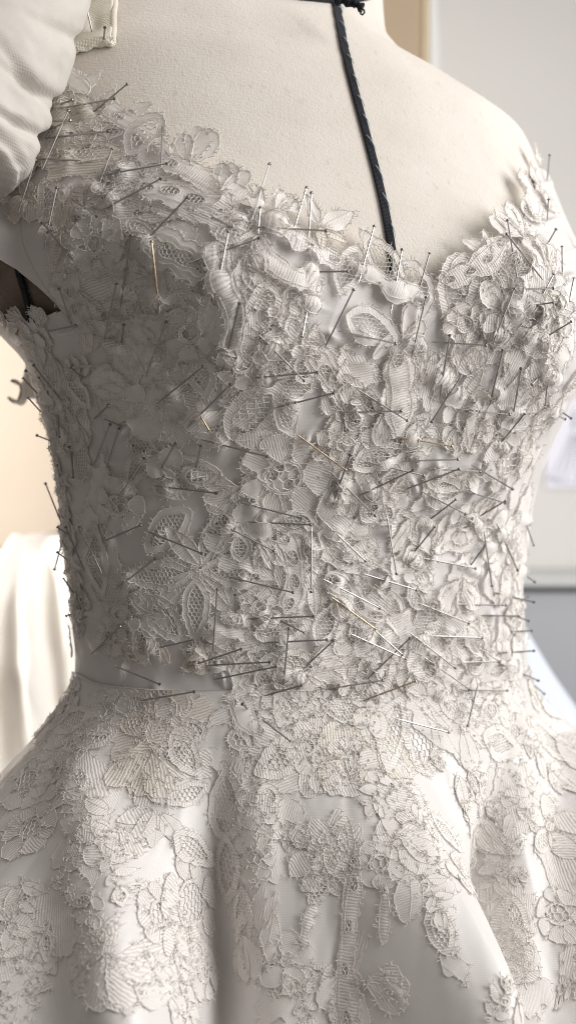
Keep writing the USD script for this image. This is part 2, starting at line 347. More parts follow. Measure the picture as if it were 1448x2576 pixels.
# ------------------------------------------------------------------ pins: head, (where it dives under the cloth,) point; picture readings by eighth
PINS_TXT = '''
1 388 324 272 468 208 552|1 390 546 183 576|1 588 542 358 570 280 580|1 650 470 462 580|1 380 648 232 641 90 636|1 370 600 265 815 230 893
1 560 705 388 713 242 722|1 126 827 325 833 425 835|1 583 797 494 957|1 823 640 818 770 817 876|1 845 875 654 895 540 907|1 818 950 620 1040 518 1085
1 215 845 145 1025 115 1105|1 320 983 272 1160 247 1258|1 517 1117 360 998|1 253 1142 378 1288 400 1315|1 950 1043 770 1212 706 1270|1 690 1205 645 1418 628 1540
1 790 1235 818 1476 825 1570 b|1 1340 878 1280 1055 1258 1135|1 1293 1093 1280 1320|1 1070 1137 1180 1158|1 1608 1195 1400 1178 1280 1167|1 1282 1230 1108 1290 955 1335|1 1145 1203 1110 1378 1085 1510
1 455 1010 432 1072
2 72 993 0 1240|2 95 1018 92 1290|2 403 1172 350 1350 330 1436|2 1069 1153 1103 1275 1132 1423|2 1065 1218 1135 1288 1258 1426|2 1303 1195 1270 1280|2 1266 808 1293 918
2 1265 1040 1295 1120|2 1425 1200 1440 1255|2 540 1278 515 1420 492 1588|2 1332 1280 1370 1398
3 340 150 365 348|3 420 323 310 350 258 360|3 622 133 580 298 550 430|3 660 327 618 438|3 868 315 797 478 750 600|3 1036 530 900 648 818 718
3 226 537 292 643 345 722|3 188 565 170 600|3 172 600 200 690|3 252 600 260 700|3 198 698 220 785|3 585 733 480 818|3 566 804 632 860|3 592 830 533 967 500 1047
3 635 850 580 1003 560 1065|3 352 897 300 785|3 242 888 300 943|3 398 948 382 1105|3 418 1105 370 975|3 343 1045 320 1160|3 752 1000 665 1135 612 1218
3 900 920 812 1070|3 1020 930 985 1068|3 1160 618 1045 745 945 855|3 1060 850 1030 797 990 740 b|3 1335 983 1160 940 1015 905|3 1090 1170 900 1155 780 1143
3 255 1163 315 1288 345 1340|3 1500 1298 1300 1255 1200 1225|3 1197 230 1150 450 1122 575|3 405 550 425 612|3 128 355 100 362 b|3 700 935 735 978
4 120 567 -90 587 -193 597|4 58 605 -75 470 -163 378|4 203 672 48 714 -83 752
4 265 90 105 82|4 295 175 210 368 165 455|4 43 393 93 255|4 680 8 645 195|4 663 212 620 415 600 510|4 508 432 420 410 225 370|4 783 393 760 555 740 715
4 965 440 815 433 700 427|4 1105 178 1035 365 1010 440|4 1292 118 1232 270|4 1290 180 1168 180 1060 178|4 1290 245 1135 262|4 1375 333 1270 418|4 1217 325 1190 385
4 1050 462 1010 640 990 745|4 1140 548 1110 745 1100 830|4 1192 622 1268 590|4 1255 718 1300 610|4 1152 767 1062 935|4 1078 773 925 765 830 758|4 538 767 360 773 240 778
4 570 813 445 737 325 657|4 690 820 770 712 858 585|4 790 935 625 913 525 897 b|4 820 1000 650 1013 580 1017|4 928 1060 757 1058 668 1054|4 650 1080 500 1045 370 1018
4 598 1055 425 1150 335 1195|4 825 1048 635 1135 570 1160|4 1085 1150 940 1062 895 1033|4 1048 1222 910 1182 853 1162|4 1050 1210 925 1325 b|4 288 978 230 1170 205 1258
4 268 1052 105 928 28 878 b|4 412 1285 275 1145 195 1065|4 808 1203 690 1336|4 855 1278 740 1212 648 1168|4 1348 790 1316 785|4 1375 787 1353 767|4 1460 325 1352 252|4 1385 135 1400 248
5 313 258 335 100|5 733 52 592 120 545 142|5 1020 200 845 125 752 88|5 447 68 497 193 540 303|5 385 70 427 198 460 300|5 345 195 390 270|5 345 70 370 125|5 800 227 690 312 600 385
5 375 322 395 430|5 433 405 422 508|5 390 515 405 500|5 447 537 452 522|5 1365 185 1175 83 1088 37|5 1458 398 1255 343 1135 318|5 1095 380 1083 543 1072 705|5 1180 410 1185 520
5 640 565 530 670 483 717|5 980 635 798 682|5 1208 680 1038 743 940 778|5 1345 745 1120 760 1042 765|5 1375 768 1145 820 1072 837|5 1438 580 1425 780 1415 890|5 822 855 655 788 595 765
5 985 892 842 920 722 943|5 1215 965 1245 995|5 1500 860 1290 933|5 1450 1168 1370 1095 1310 1045|5 1558 518 1350 528 1238 533|5 1513 600 1383 533|5 1623 635 1450 645 1318 652|5 1543 45 1350 40 1240 38
6 98 395 103 230 108 60|6 363 240 245 125 155 25|6 515 305 490 125 478 0|6 703 58 610 222|6 900 278 720 240 655 228|6 948 157 903 278|6 980 368 967 205 958 85
6 1105 288 1050 140 1017 42|6 1183 162 1185 55|6 1220 323 1158 300|6 613 387 485 347 352 305|6 433 478 248 380 155 330|6 868 555 722 492 642 458|6 1048 465 893 464 820 462
6 1110 522 1010 520 935 517|6 1158 548 1100 510|6 1182 453 1085 425 1005 402|6 1172 598 1075 602|6 933 628 808 622 705 620|6 1183 698 1080 706 1030 706
6 545 710 480 645 410 583|6 412 582 285 487 200 420 b|6 560 730 418 662 290 605|6 580 628 450 765 375 840|6 802 775 672 667 585 598|6 1018 747 935 670|6 1010 745 945 745 850 752
6 872 880 740 780 655 720|6 1225 852 1204 853|6 1205 852 1100 797 1018 752|6 1055 890 935 888 835 885|6 447 835 285 862 165 885|6 608 840 455 905 360 940 b|6 205 640 50 810
6 868 1087 757 945 680 848|6 775 1120 625 1078 518 1048|6 1155 425 1157 452
'''
TOFF = {1: (0, 0), 2: (724, 0), 3: (0, 644), 4: (724, 644), 5: (0, 1288), 6: (724, 1288)}
PINS = []
for it in PINS_TXT.replace('\n', '|').split('|'):
    w_ = it.split()
    if not w_: continue
    br = w_[-1] == 'b'; w_ = w_[:-1] if br else w_
    ox, oy = TOFF[int(w_[0])]
    v = np.array(w_[1:], float).reshape(-1, 2) / 2 + [ox, oy]
    PINS.append((v, br))

# relief fields over the picture plane, used once here to shape the real cloth: where cloth is bunched over a pin, and how high lace may stand beside one
FW, FH = 740, 1300
bunch = np.zeros((FH, FW)); cap = np.full((FH, FW), 1.0)
gy, gx = np.mgrid[0:FH, 0:FW].astype(float)
for v, br in PINS:
    h, t = v[0] / 2, v[-1] / 2
    m = v[1] / 2 if len(v) == 3 else t
    d = (t - h) / max(np.linalg.norm(t - h), 1e-6)
    if len(v) == 3:
        gap = np.linalg.norm(t - m); c = m + d * gap * .32; sa = max(gap * .26, 3.0)
    else:
        c = t + d * 4; sa = 4.0
    x0, x1 = int(max(0, c[0] - 40)), int(min(FW, c[0] + 40)); y0, y1 = int(max(0, c[1] - 40)), int(min(FH, c[1] + 40))
    if x1 > x0 and y1 > y0:
        ux = (gx[y0:y1, x0:x1] - c[0]) * d[0] + (gy[y0:y1, x0:x1] - c[1]) * d[1]
        vy = -(gx[y0:y1, x0:x1] - c[0]) * d[1] + (gy[y0:y1, x0:x1] - c[1]) * d[0]
        b_ = np.exp(-(ux / sa) ** 2 - (vy / 9.0) ** 2)
        b_ += .35 * np.exp(-(ux / (sa * .8)) ** 2 - (vy / 22.0) ** 2)
        bunch[y0:y1, x0:x1] = np.maximum(bunch[y0:y1, x0:x1], b_)
    for a, b in ((h, m), (m + (t - m) * .7, t)):
        lo = np.floor(np.minimum(a, b) - 5).astype(int); hi = np.ceil(np.maximum(a, b) + 5).astype(int)
        x0, y0 = np.maximum(lo, 0); x1, y1 = min(hi[0], FW), min(hi[1], FH)
        if x1 <= x0 or y1 <= y0: continue
        L = max(np.linalg.norm(b - a), 1e-6); u_ = (b - a) / L
        xx, yy = gx[y0:y1, x0:x1] - a[0], gy[y0:y1, x0:x1] - a[1]
        s_ = np.clip(xx * u_[0] + yy * u_[1], 0, L); dist = np.hypot(xx - s_ * u_[0], yy - s_ * u_[1])
        cap[y0:y1, x0:x1] = np.minimum(cap[y0:y1, x0:x1], np.where(dist < 4.0, .0026 + .0003 * np.maximum(dist - 2, 0), 1.0))
bunch = gaussian_filter(bunch, 1.2)


def field(f, P):
    x, y = project(P)
    return map_coordinates(f, np.stack([y / 2, x / 2]).reshape(2, -1), order=1, mode='nearest').reshape(x.shape)


# ------------------------------------------------------------------ bodice cloth
def strap_rise(t, z):
    lo = np.interp(t, *strap_low)
    return .016 * np.exp(-(np.maximum(z - lo, 0) / .035) ** 2) * sst(T_ARM + .02 - t, 0, .22) * (z > lo - .012)


NTD, NZD = 1000, 330
TD = np.linspace(-2.35, 2.1, NTD); ZD = np.linspace(-.118, .262, NZD)
tg, zg = np.meshgrid(TD, ZD, indexing='ij')
PD = body(tg, zg); ND = normals(PD)
if ((PD - PD.reshape(-1, 3).mean(0)) * ND).sum() < 0: ND = -ND
facing = np.clip((ND * norm(CAM - PD)).sum(-1) * 4, 0, 1)
bu = field(bunch, PD) * facing
ripple = (meshkit.fbm(PD.reshape(-1, 3) * 38, 3, 5).reshape(bu.shape) - .5) * .0030
off = .003 + .0026 * bu + ripple * sst(.18 - zg, 0, .05) + strap_rise(tg, zg)
SB = Surf(TD, ZD, PD + ND * off[..., None], (4, 3))
SBs = Surf(TD, ZD, PD + ND * (.003 + strap_rise(tg, zg))[..., None], (4, 3))


def cloth_between(S, ts, lo, hi, n):
    k = np.linspace(0, 1, n)
    z = lo[:, None] + (hi - lo)[:, None] * k
    tw = np.stack([np.broadcast_to(ts[:, None], z.shape), z], -1).reshape(-1, 2)
    P, N = S.at(tw)
    V = np.vstack([P, P - N * .0009]); nu = len(ts)
    f = grid_faces(nu, n)
    # outside facing camera, the back, and the rim
    g = np.arange(nu * n).reshape(nu, n); rim = np.r_[g[:, 0], g[-1, 1:], g[-2::-1, -1], g[0, -2:0:-1]]
    a, b = rim, np.roll(rim, -1); m = nu * n
    fr = np.vstack([np.stack([a, b, b + m], -1), np.stack([a, b + m, a + m], -1)])
    tr = np.cross(V[f[:, 1]] - V[f[:, 0]], V[f[:, 2]] - V[f[:, 0]]).sum(0)
    return V, np.vstack([f, f[:, ::-1] + m, fr])


dress = empty('dress', (0, 0, ZC - .1))
tag(dress, 'unfinished white satin wedding dress with lace bodice, on the linen dress form', 'dress')
DL = np.array([0, 0, ZC - .1])
ia = int(np.searchsorted(TD, T_ARM)); tA = TD[ia:]
obj('bodice', cloth_between(SB, tA, fwaist(tA), fneck(tA), 330), 'satin', dress, True, loc=DL)
tL = TD[:ia + 1]; tL = tL[tL > -2.2]
obj('underarm_panel', cloth_between(SB, tL, fwaist(tL), np.interp(tL, *arm_low), 220), 'satin', dress, True, loc=DL)
obj('shoulder_strap', cloth_between(SB, tL, np.interp(tL, *strap_low), np.maximum(fneck(tL), np.interp(tL, *strap_low) + .004), 160), 'satin', dress, True, loc=DL)

# ------------------------------------------------------------------ skirt with its folds
SS = np.linspace(0, .24, 260)
TS = np.linspace(-2.3, 2.0, 900)
ts, ss = np.meshgrid(TS, SS, indexing='ij')
wz = fwaist(ts)
Wp = body(ts, wz)
Wn = body(ts, wz + .001) - Wp
hn = norm(np.gradient(Wp, axis=0)[..., [1, 0, 2]] * np.array([1, -1, 0])) 
if (hn * (Wp - np.array([fc(-.1), 0, 0]))).sum() < 0: hn = -hn
kfl = .52 + .48 * sst(-ts, .5, 1.25) + .05 * sst(ts, .6, 1.3)


def skirt_points(fold):
    out = .0045 + kfl * (ss - .018 * (1 - np.exp(-ss / .018))) + fold
    P = Wp + hn * out[..., None]
    P[..., 2] = P[..., 2] - ss + .001
    return P


SK0 = Surf(TS, SS, skirt_points(0 * ts), (5, 4))
# ridge paths in the picture: points, height (m), width left and right (rad)
FOLDS = [([(60, 1960), (40, 2576)], .010, .16, .14),
         ([(225, 1900), (285, 2100), (325, 2260), (420, 2576)], .040, .15, .085),
         ([(520, 1770), (532, 2000), (540, 2300), (545, 2576)], -.032, .10, .085),
         ([(930, 1850), (985, 2010), (1060, 2200), (1115, 2350), (1200, 2576)], .056, .22, .10),
         ([(1285, 1805), (1264, 2100), (1238, 2576)], -.036, .10, .09),
         ([(1405, 1815), (1450, 2100), (1500, 2576)], .115, .11, .16)]
fold = 0 * ts
for path, amp, wl, wr in FOLDS:
    q = SK0.loc(*np.array(path, float).T); q = q[np.argsort(q[:, 1])]
    c = np.interp(SS, q[:, 1], q[:, 0])[None, :]
    dt = ts - c
    fold = fold + amp * sst(ss, .006, .14) * np.exp(-(dt / np.where(dt < 0, wl, wr)) ** 2)
fold = fold + (meshkit.fbm(np.stack([ts * 3.2, ss * 9, 0 * ts], -1).reshape(-1, 3), 3, 9).reshape(ts.shape) - .5) * .012 * sst(ss, .01, .12)
fold = fold + (meshkit.fbm(np.stack([ts * 11 + ss * 14, ss * 16, 0 * ts], -1).reshape(-1, 3), 3, 31).reshape(ts.shape) - .5) * .0042 * sst(ss, .004, .05)
SK = Surf(TS, SS, skirt_points(fold), (4, 3))
skirt = obj('skirt', cloth_between(SK, TS, 0 * TS, 0 * TS + .24, 240), 'skirt_satin', dress, True, loc=DL)
tb = np.linspace(-1.5, 1.2, 260)
wv = body(tb, fwaist(tb)); wn = norm(wv - np.array([fc(-.1), 0, 0]) * 1 - np.array([0, 0, 1]) * wv[:, 2:3])
obj('waist_seam', tube(wv + wn * .0042 + [0, 0, .0004], .0007, 5), 'satin', dress, True, loc=DL)

# ------------------------------------------------------------------ dress form (mannequin)
form = empty('dress_form', (0, 0, ZC - .3))
tag(form, 'linen dress form torso with black centre tape wearing the wedding dress', 'dress form')
FL = np.array([0, 0, ZC - .3])
tf = np.linspace(-math.pi, math.pi, 361)[:-1]; zf = np.linspace(-.2, .36, 260)
a_, b_ = np.meshgrid(tf, zf, indexing='ij')
PF = body(a_, np.maximum(b_, -.128)); PF[..., 2] = ZC + b_
NF = norm(np.cross(np.roll(PF, -1, 0) - np.roll(PF, 1, 0), np.gradient(PF, axis=1)))
if ((PF - PF.reshape(-1, 3).mean(0)) * NF).sum() < 0: NF = -NF
xx, yy = project(PF)
dent = .012 * np.exp(-((xx - 20) / 70) ** 2 - ((yy - 745) / 75) ** 2) * (PF[..., 1] < .05)
PF = PF - NF * (.0012 + dent)[..., None]
vf = PF.reshape(-1, 3); nf = len(vf)
vf = np.vstack([vf, PF[:, 0].mean(0), PF[:, -1].mean(0)])
i_ = np.arange(360); lo_ = i_ * 260; hi_ = lo_ + 259
ff = np.vstack([grid_faces(360, 260, True), np.stack([np.roll(lo_, -1), lo_, 0 * lo_ + nf], -1), np.stack([hi_, np.roll(hi_, -1), 0 * lo_ + nf + 1], -1)])
tm = trimesh.Trimesh(vf, ff, process=False)
obj('torso_cover', tm, 'linen', form, True, loc=FL)

BF = Surf(TT, ZZ, B0 - NB * .0012, (3, 3))


def ribbon(S, path, width, h=.0008, thick=.0007, mat=None, n=90, deg=0):
    path = np.asarray(path, float); tw = S.loc(path[:, 0], path[:, 1])
    s = np.r_[0, np.cumsum(np.hypot(*np.diff(path, axis=0).T))]
    q = np.linspace(0, s[-1], n); tw = np.stack([np.polyval(np.polyfit(s, tw[:, k], deg), q) if deg else PI(s, tw[:, k])(q) for k in (0, 1)], -1)
    wd = np.interp(np.linspace(0, 1, n), np.linspace(0, 1, len(np.atleast_1d(width))), np.atleast_1d(width))
    P, N = S.at(tw); T = norm(np.gradient(P, axis=0)); B = norm(np.cross(T, N))
    wm = wd * (P[:, 1] + D) / F
    rows = [P + B * (k * wm / 2)[:, None] + N * (h + thick * (hh - .5) - .35 * (k * wm / 2)[:, None] ** 2 / .1) for k, hh in ((-1, 0), (-.95, 1), (-.5, 1.1), (0, 1.12), (.5, 1.1), (.95, 1), (1, 0))]
    return np.stack(rows, 1).reshape(-1, 3), grid_faces(n, 7)


CFT = [(844, -14), (848, 40), (858, 100), (879, 175), (898, 250), (919, 350), (942, 440), (964, 500), (980, 625), (986, 720)]
CFT = [(842, -14), (846, 25), (858, 100), (878, 175), (898, 250), (919, 350), (944, 440), (964, 500), (980, 625), (990, 720)]
yq = np.linspace(-14, 722, 26); pc = np.polyfit([c[1] for c in CFT], [c[0] for c in CFT], 3); CFT = np.stack([np.polyval(pc, yq), yq], -1)
obj('centre_tape', ribbon(BF, CFT, [24, 22, 22, 23, 24], .0009, .0009), 'black_tape', form, True, loc=FL)
for s_ in ('255 118 285 165', '272 197 300 250', '290 285 325 330', '320 385 352 445', '343 490 378 545', '370 585 403 645', '388 690 435 765', '432 842 474 920', '467 982 508 1065', '510 1135 532 1205', '250 48 272 56', '256 60 268 78'):
    s_ = np.array(s_.split(), float).reshape(2, 2) / 2 + [724, 0]
    pp = s_[0] + (s_[1] - s_[0]) * np.linspace(0, 1, 7)[:, None]
    P, N = BF.at(BF.loc(pp[:, 0], pp[:, 1]))
    obj('tape_stitch', tube(P + N * (.0018 + .0007 * np.sin(np.linspace(0, math.pi, 7)))[:, None], .00024, 5), 'blue_thread', form, True, loc=FL)
# neck tape with its loose twisted end
obj('neck_tape', ribbon(BF, [(560, -70), (640, -34), (720, -12), (790, -3), (850, 1), (905, -8), (950, -30)], 25, .0012, .0012), 'black_tape', form, True, loc=FL)
kk = np.array([(838, 2), (858, -1), (872, 3), (884, 8), (893, 7), (903, 14), (911, 20)], float)
Pk, Nk = BF.at(BF.loc(kk[:, 0], kk[:, 1])); Pk = W(kk[:, 0], kk[:, 1], .485)
obj('loose_tape_end', tube(PI(range(7), Pk)(np.linspace(0, 6, 40)), .0021 * (1 + .25 * np.sin(np.linspace(0, 22, 40))), 7), 'black_tape', form, True, loc=FL)
lp = np.array([(908, 20), (915, 24), (916, 31), (911, 36), (906, 33), (909, 27)], float)
obj('thread_loop', tube(W(lp[:, 0], lp[:, 1], .483), .0005, 5), 'black_tape', form, True, loc=FL)
# tape in the armhole, and folded cloth coloured dark for the shade inside
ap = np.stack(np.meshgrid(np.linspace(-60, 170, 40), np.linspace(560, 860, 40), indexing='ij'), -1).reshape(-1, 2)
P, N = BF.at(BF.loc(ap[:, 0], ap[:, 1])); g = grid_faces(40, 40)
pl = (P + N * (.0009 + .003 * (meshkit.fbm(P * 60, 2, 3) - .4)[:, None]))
obj('armhole_shade_patch', (np.vstack([pl, P - N * .002]), np.vstack([g[:, ::-1], g + 1600])), 'shade_dark_lining', form, True, loc=FL)
obj('side_tape', ribbon(BF, [(52, 640), (66, 700), (82, 760), (92, 810)], [24, 24], .0035, .001, n=30), 'black_tape', form, True, loc=FL)

# ------------------------------------------------------------------ stuffed arm hung over the shoulder, with its pinned flap
arm = empty('stuffed_arm', tuple(W(-60, 300, .40)))
tag(arm, 'stuffed white cotton arm hanging at the upper left, its flap pinned to the shoulder', 'padded arm')
AL = W(-60, 300, .40)
na, ma = 110, 96
u = np.linspace(0, 1, na)
ax = W(PI([0, .35, .7, 1], [70, -40, -150, -200])(u), PI([0, .35, .7, 1], [-330, -60, 230, 420])(u), PI([0, .5, 1], [.455, .425, .41])(u))
ra = PI([0, .2, .42, .55, .66, .72, .80, .88, .915, .94, .97, 1], [.044, .045, .0475, .0478, .0470, .0455, .0455, .043, .040, .0395, .030, .004])(u)
Ta = norm(np.gradient(ax, axis=0)); A_ = norm(np.cross(Ta, [0, -1.0, 0.1])); B_ = np.cross(Ta, A_)
ph = np.linspace(0, 2 * np.pi, ma, endpoint=False)
dirs = np.cos(ph)[None, :, None] * A_[:, None] + np.sin(ph)[None, :, None] * B_[:, None]
Pa = ax[:, None] + dirs * ra[:, None, None]
wr = meshkit.fbm(np.stack([np.broadcast_to(u[:, None] * 9, (na, ma)), 2.2 * np.cos(ph)[None] + u[:, None] * 5, 2.2 * np.sin(ph)[None] + 0 * u[:, None]], -1).reshape(-1, 3), 3, 21).reshape(na, ma)
wr2 = 1 - np.abs(2 * wr - 1)
px_, py_ = project(Pa)
crease = lambda x0, y0, x1, y1, wd: np.exp(-(np.abs((px_ - x0) * (y1 - y0) - (py_ - y0) * (x1 - x0)) / math.hypot(x1 - x0, y1 - y0) / wd) ** 2) * sst(-np.hypot(px_ - x0, py_ - y0), -math.hypot(x1 - x0, y1 - y0), -10) 
cr = crease(95, 225, -60, 130, 16) + .8 * crease(95, 230, -40, 60, 12) + .9 * crease(60, 320, -60, 250, 14) + .6 * crease(170, 90, 20, 20, 18)
Pa = Pa + dirs * ((wr2 - .6) * .0035 - cr * .0042)[..., None]
va = np.vstack([Pa.reshape(-1, 3), Pa[0].mean(0), Pa[-1].mean(0)])
i_ = np.arange(ma); fa_ = np.vstack([grid_faces(ma, na, True)])
Pa_t = np.swapaxes(Pa, 0, 1).reshape(-1, 3)
fa_ = grid_faces(ma, na, True)
nA = ma * na
capA = np.stack([np.roll(i_, -1) * na, i_ * na, 0 * i_ + nA], -1); capB = np.stack([i_ * na + na - 1, np.roll(i_, -1) * na + na - 1, 0 * i_ + nA + 1], -1)
obj('arm_cover', (np.vstack([Pa_t, Pa[0].mean(0), Pa[-1].mean(0)]), np.vstack([fa_, capA, capB])), 'calico', arm, True, loc=AL)
# the tucked lower end
tk = trimesh.creation.icosphere(subdivisions=4, radius=1.0)
tv = tk.vertices * [.030, .022, .0165]; tv = tv + (meshkit.fbm(tk.vertices * 2.2, 3, 4) - .5)[:, None] * tk.vertices * .006
obj('tucked_end', (tv + W(-150, 350, .415), tk.faces), 'calico', arm, True, loc=AL)
# flap: quilted cotton lying on the shoulder
fu, fv = np.linspace(0, 1, 60), np.linspace(0, 1, 60)
def edge(p, q, k): return np.array(p)[None] + (np.array(q) - np.array(p))[None] * k[:, None]
left = np.array([(110, -60), (140, 60), (150, 160)], float); right = np.array([(296, -60), (292, 10), (288, 60), (287, 112)], float)
lft = np.stack([PI([0, .5, 1], left[:, 0])(fv), PI([0, .5, 1], left[:, 1])(fv)], -1)
rgt = np.stack([PI([0, .35, .65, 1], right[:, 0])(fv), PI([0, .35, .65, 1], right[:, 1])(fv)], -1)
fp = lft[None] + (rgt - lft)[None] * fu[:, None, None]
fp[..., 1] -= (np.sin(fu * np.pi) * 10)[:, None] * fv[None] ** 4 * (1 - .8 * fu[:, None])
P, N = BF.at(BF.loc(fp[..., 0].ravel(), fp[..., 1].ravel()))
edge_d = np.minimum.reduce([np.broadcast_to(1 - fu[:, None], (60, 60)), np.broadcast_to(1 - fv[None], (60, 60))])
hgt = .0040 + .0026 * np.exp(-((1 - fv[None]) / .14) ** 2) * (1 - .6 * sst(fu[:, None], .7, 1)) - .0012 * np.exp(-((1 - fv[None] - .27) / .07) ** 2) - .0018 * np.exp(-((fu[:, None] - .68) / .10) ** 2 - ((fv[None] - .66) / .09) ** 2)
hgt = hgt + (meshkit.fbm(P * 70, 3, 2).reshape(60, 60) - .5) * .0012
hgt = hgt * sst(edge_d, -.012, .025)
Vf = np.vstack([P + N * hgt.reshape(-1, 1), P + N * .0002]); g = grid_faces(60, 60)
obj('shoulder_flap', (Vf, np.vstack([g, g[:, ::-1] + 3600])), 'flap_cotton', arm, True, loc=AL)
for e_ in ([(292, -40), (290, 20), (287, 70), (286, 108), (278, 117)], [(281, 118), (250, 116), (225, 124), (195, 133), (150, 152)]):
    e_ = np.array(e_, float); q = np.linspace(0, len(e_) - 1, 50)
    pp = np.stack([PI(range(len(e_)), e_[:, 0])(q), PI(range(len(e_)), e_[:, 1])(q)], -1)
    P, N = BF.at(BF.loc(pp[:, 0], pp[:, 1]))
    obj('flap_hem', tube(P + N * (.0022 + .0006 * np.sin(q * 5))[:, None], .0017, 8), 'flap_cotton', arm, True, loc=AL)

# ------------------------------------------------------------------ the room behind
def BGP(px, py, depth): return W(px, py, depth)


x0 = BGP(330, 0, 1.75)[0]
tag(obj('grey_wall', box([x0, 1.18, ZC - .9], [1.5, 1.22, ZC + 1.1]), 'grey_wall'), 'pale grey wall behind the dress on the right', 'wall')
tag(obj('cream_wall', box([-1.7, 1.36, ZC - .9], [x0 - .01, 1.40, ZC + 1.1]), 'cream_wall'), 'warm cream wall behind the dress on the left', 'wall')

# tan board with pale edges behind the shoulder
bd = 1.45
pb = empty('tan_panel', tuple(BGP(1030, 160, bd)))
tag(pb, 'upright tan panel with cream and white edge behind the right shoulder', 'panel')
PBL = BGP(1030, 160, bd)
def up_strip(pts_l, pts_r, depth, th, n=24):
    pl, pr = np.array(pts_l, float), np.array(pts_r, float)
    k = np.linspace(pl[0, 1], pl[-1, 1], n)
    xl, xr = PI(pl[:, 1], pl[:, 0])(k), PI(pr[:, 1], pr[:, 0])(k)
    a, b = W(xl, k, depth), W(xr, k, depth)
    back = np.array([0, th, 0]); e = np.array([.0035, -.0035, 0])
    rows = [a + back, a, a + e * [1, 1, 0], b + e * [-1, 1, 0], b, b + back]
    V = np.stack(rows, 1).reshape(-1, 3); f = grid_faces(n, 6)
    c1 = [[0, k_ + 1, k_] for k_ in range(1, 5)]; o = (n - 1) * 6; c2 = [[o, o + k_, o + k_ + 1] for k_ in range(1, 5)]
    return V, np.vstack([f, c1, c2])


obj('board', up_strip([(900, -160), (900, 420)], [(1067, -160), (1063, 420)], bd, .03), 'tan_board', pb, 20, loc=PBL)
obj('cream_edge', up_strip([(1067.5, -160), (1063.5, 420)], [(1076, -160), (1072, 420)], bd - .006, .04), 'cream_trim', pb, 20, loc=PBL)
obj('white_edge', up_strip([(1076.5, -160), (1072.5, 420)], [(1096, -160), (1098, 0), (1104, 150), (1104, 420)], bd + .004, .04), 'white_paint', pb, 20, loc=PBL)

# grey unit with a ledge below the wall on the right
cb = empty('grey_cabinet', tuple(BGP(1400, 1700, 1.5)))
tag(cb, 'slate grey low cabinet with a paler ledge, behind the right of the waist', 'cabinet')
CL = BGP(1400, 1700, 1.5)
l0, l1 = BGP(600, 1478, 1.5), BGP(2300, 1452, 1.5)
obj('ledge', box([l0[0], l0[1] - .01, l0[2]], [l1[0], 1.175, l1[2]], .004), 'grey_paint', cb, 20, loc=CL)
g0, g1 = BGP(600, 1491, 1.5), BGP(2300, 1478, 1.5)
obj('shadow_gap', box([g0[0], g0[1] + .03, g0[2]], [g1[0], 1.174, g1[2] - .0005]), 'slate_paint', cb, 20, loc=CL)
obj('front_panel', box([g0[0], g0[1] + .006, ZC - .85], [g1[0], 1.173, g0[2] - .0005], .003), 'slate_paint', cb, 20, loc=CL)

# sketch of a gown pinned to the wall
sd = 1.745
sk_ = empty('gown_sketch', tuple(BGP(1440, 1230, sd)))
tag(sk_, 'sheet of paper with a pencil sketch of a flared gown, on the grey wall', 'drawing')
SL = BGP(1440, 1230, sd)
p0, p1 = BGP(1373, 1228, sd), BGP(1560, 1000, sd)
obj('sheet', box([p0[0], p0[1], p0[2]], [p1[0], p0[1] + .002, p1[2]]), 'paper', sk_, False, loc=SL)
strokes = [[(1440, 1030), (1438, 1075)], [(1446, 1035), (1440, 1085)], [(1434, 1090), (1415, 1140), (1380, 1205)], [(1440, 1092), (1424, 1150), (1398, 1212)], [(1447, 1095), (1436, 1150), (1420, 1214)],
           [(1452, 1092), (1450, 1150), (1448, 1216)], [(1458, 1095), (1466, 1150), (1480, 1214)], [(1378, 1205), (1400, 1214), (1440, 1217), (1500, 1212)], [(1380, 1198), (1390, 1207), (1402, 1204), (1412, 1212)], [(1462, 1040), (1458, 1090)], [(1466, 1095), (1490, 1150), (1520, 1205)]]
for s_ in strokes:
    s_ = np.array(s_, float); q = np.linspace(0, len(s_) - 1, 16)
    f_ = (lambda k: PI(range(len(s_)), s_[:, k])(q)) if len(s_) > 2 else (lambda k: np.interp(q, [0, 1], s_[:, k]))
    obj('pencil_line', tube(W(f_(0), f_(1), sd - .0008), .0008, 4), 'pencil', sk_, True, loc=SL)


def draped(name, xs, top_px, depth, fold_fn, label, cat, mat, ybot=-.6, back=.25):
    """a cloth hanging in folds from a ragged top edge, closed behind"""
    n, m = len(xs), 120
    k = np.linspace(0, 1, m)
    top = W(xs, top_px, depth)
    V = np.repeat(top[:, None], m, 1)
    V[..., 2] = V[..., 2] - k[None] * (top[:, 2] - (ZC + ybot))[:, None]
    V[..., 1] -= fold_fn(xs[:, None] + 0 * k[None], k[None] + 0 * xs[:, None])
    r = V[:, ::-1].copy(); r[..., 1] = depth - D + back; r[..., 2] = np.minimum(r[..., 2], V[:, ::-1, 2] - .001)
    A = np.concatenate([V[:, ::-1], V[:, :1] + [0, .03, -.004], r[:, -1:], r[:, :1][:, ::-1] * 1.0], 1)
    f = grid_faces(n, A.shape[1])
    v = A.reshape(-1, 3); loc = np.array([v[:, 0].mean(), v[:, 1].mean(), v[:, 2].min()])
    o = obj(name, (v, f), mat, smooth=True)
    tag(o, label, cat)


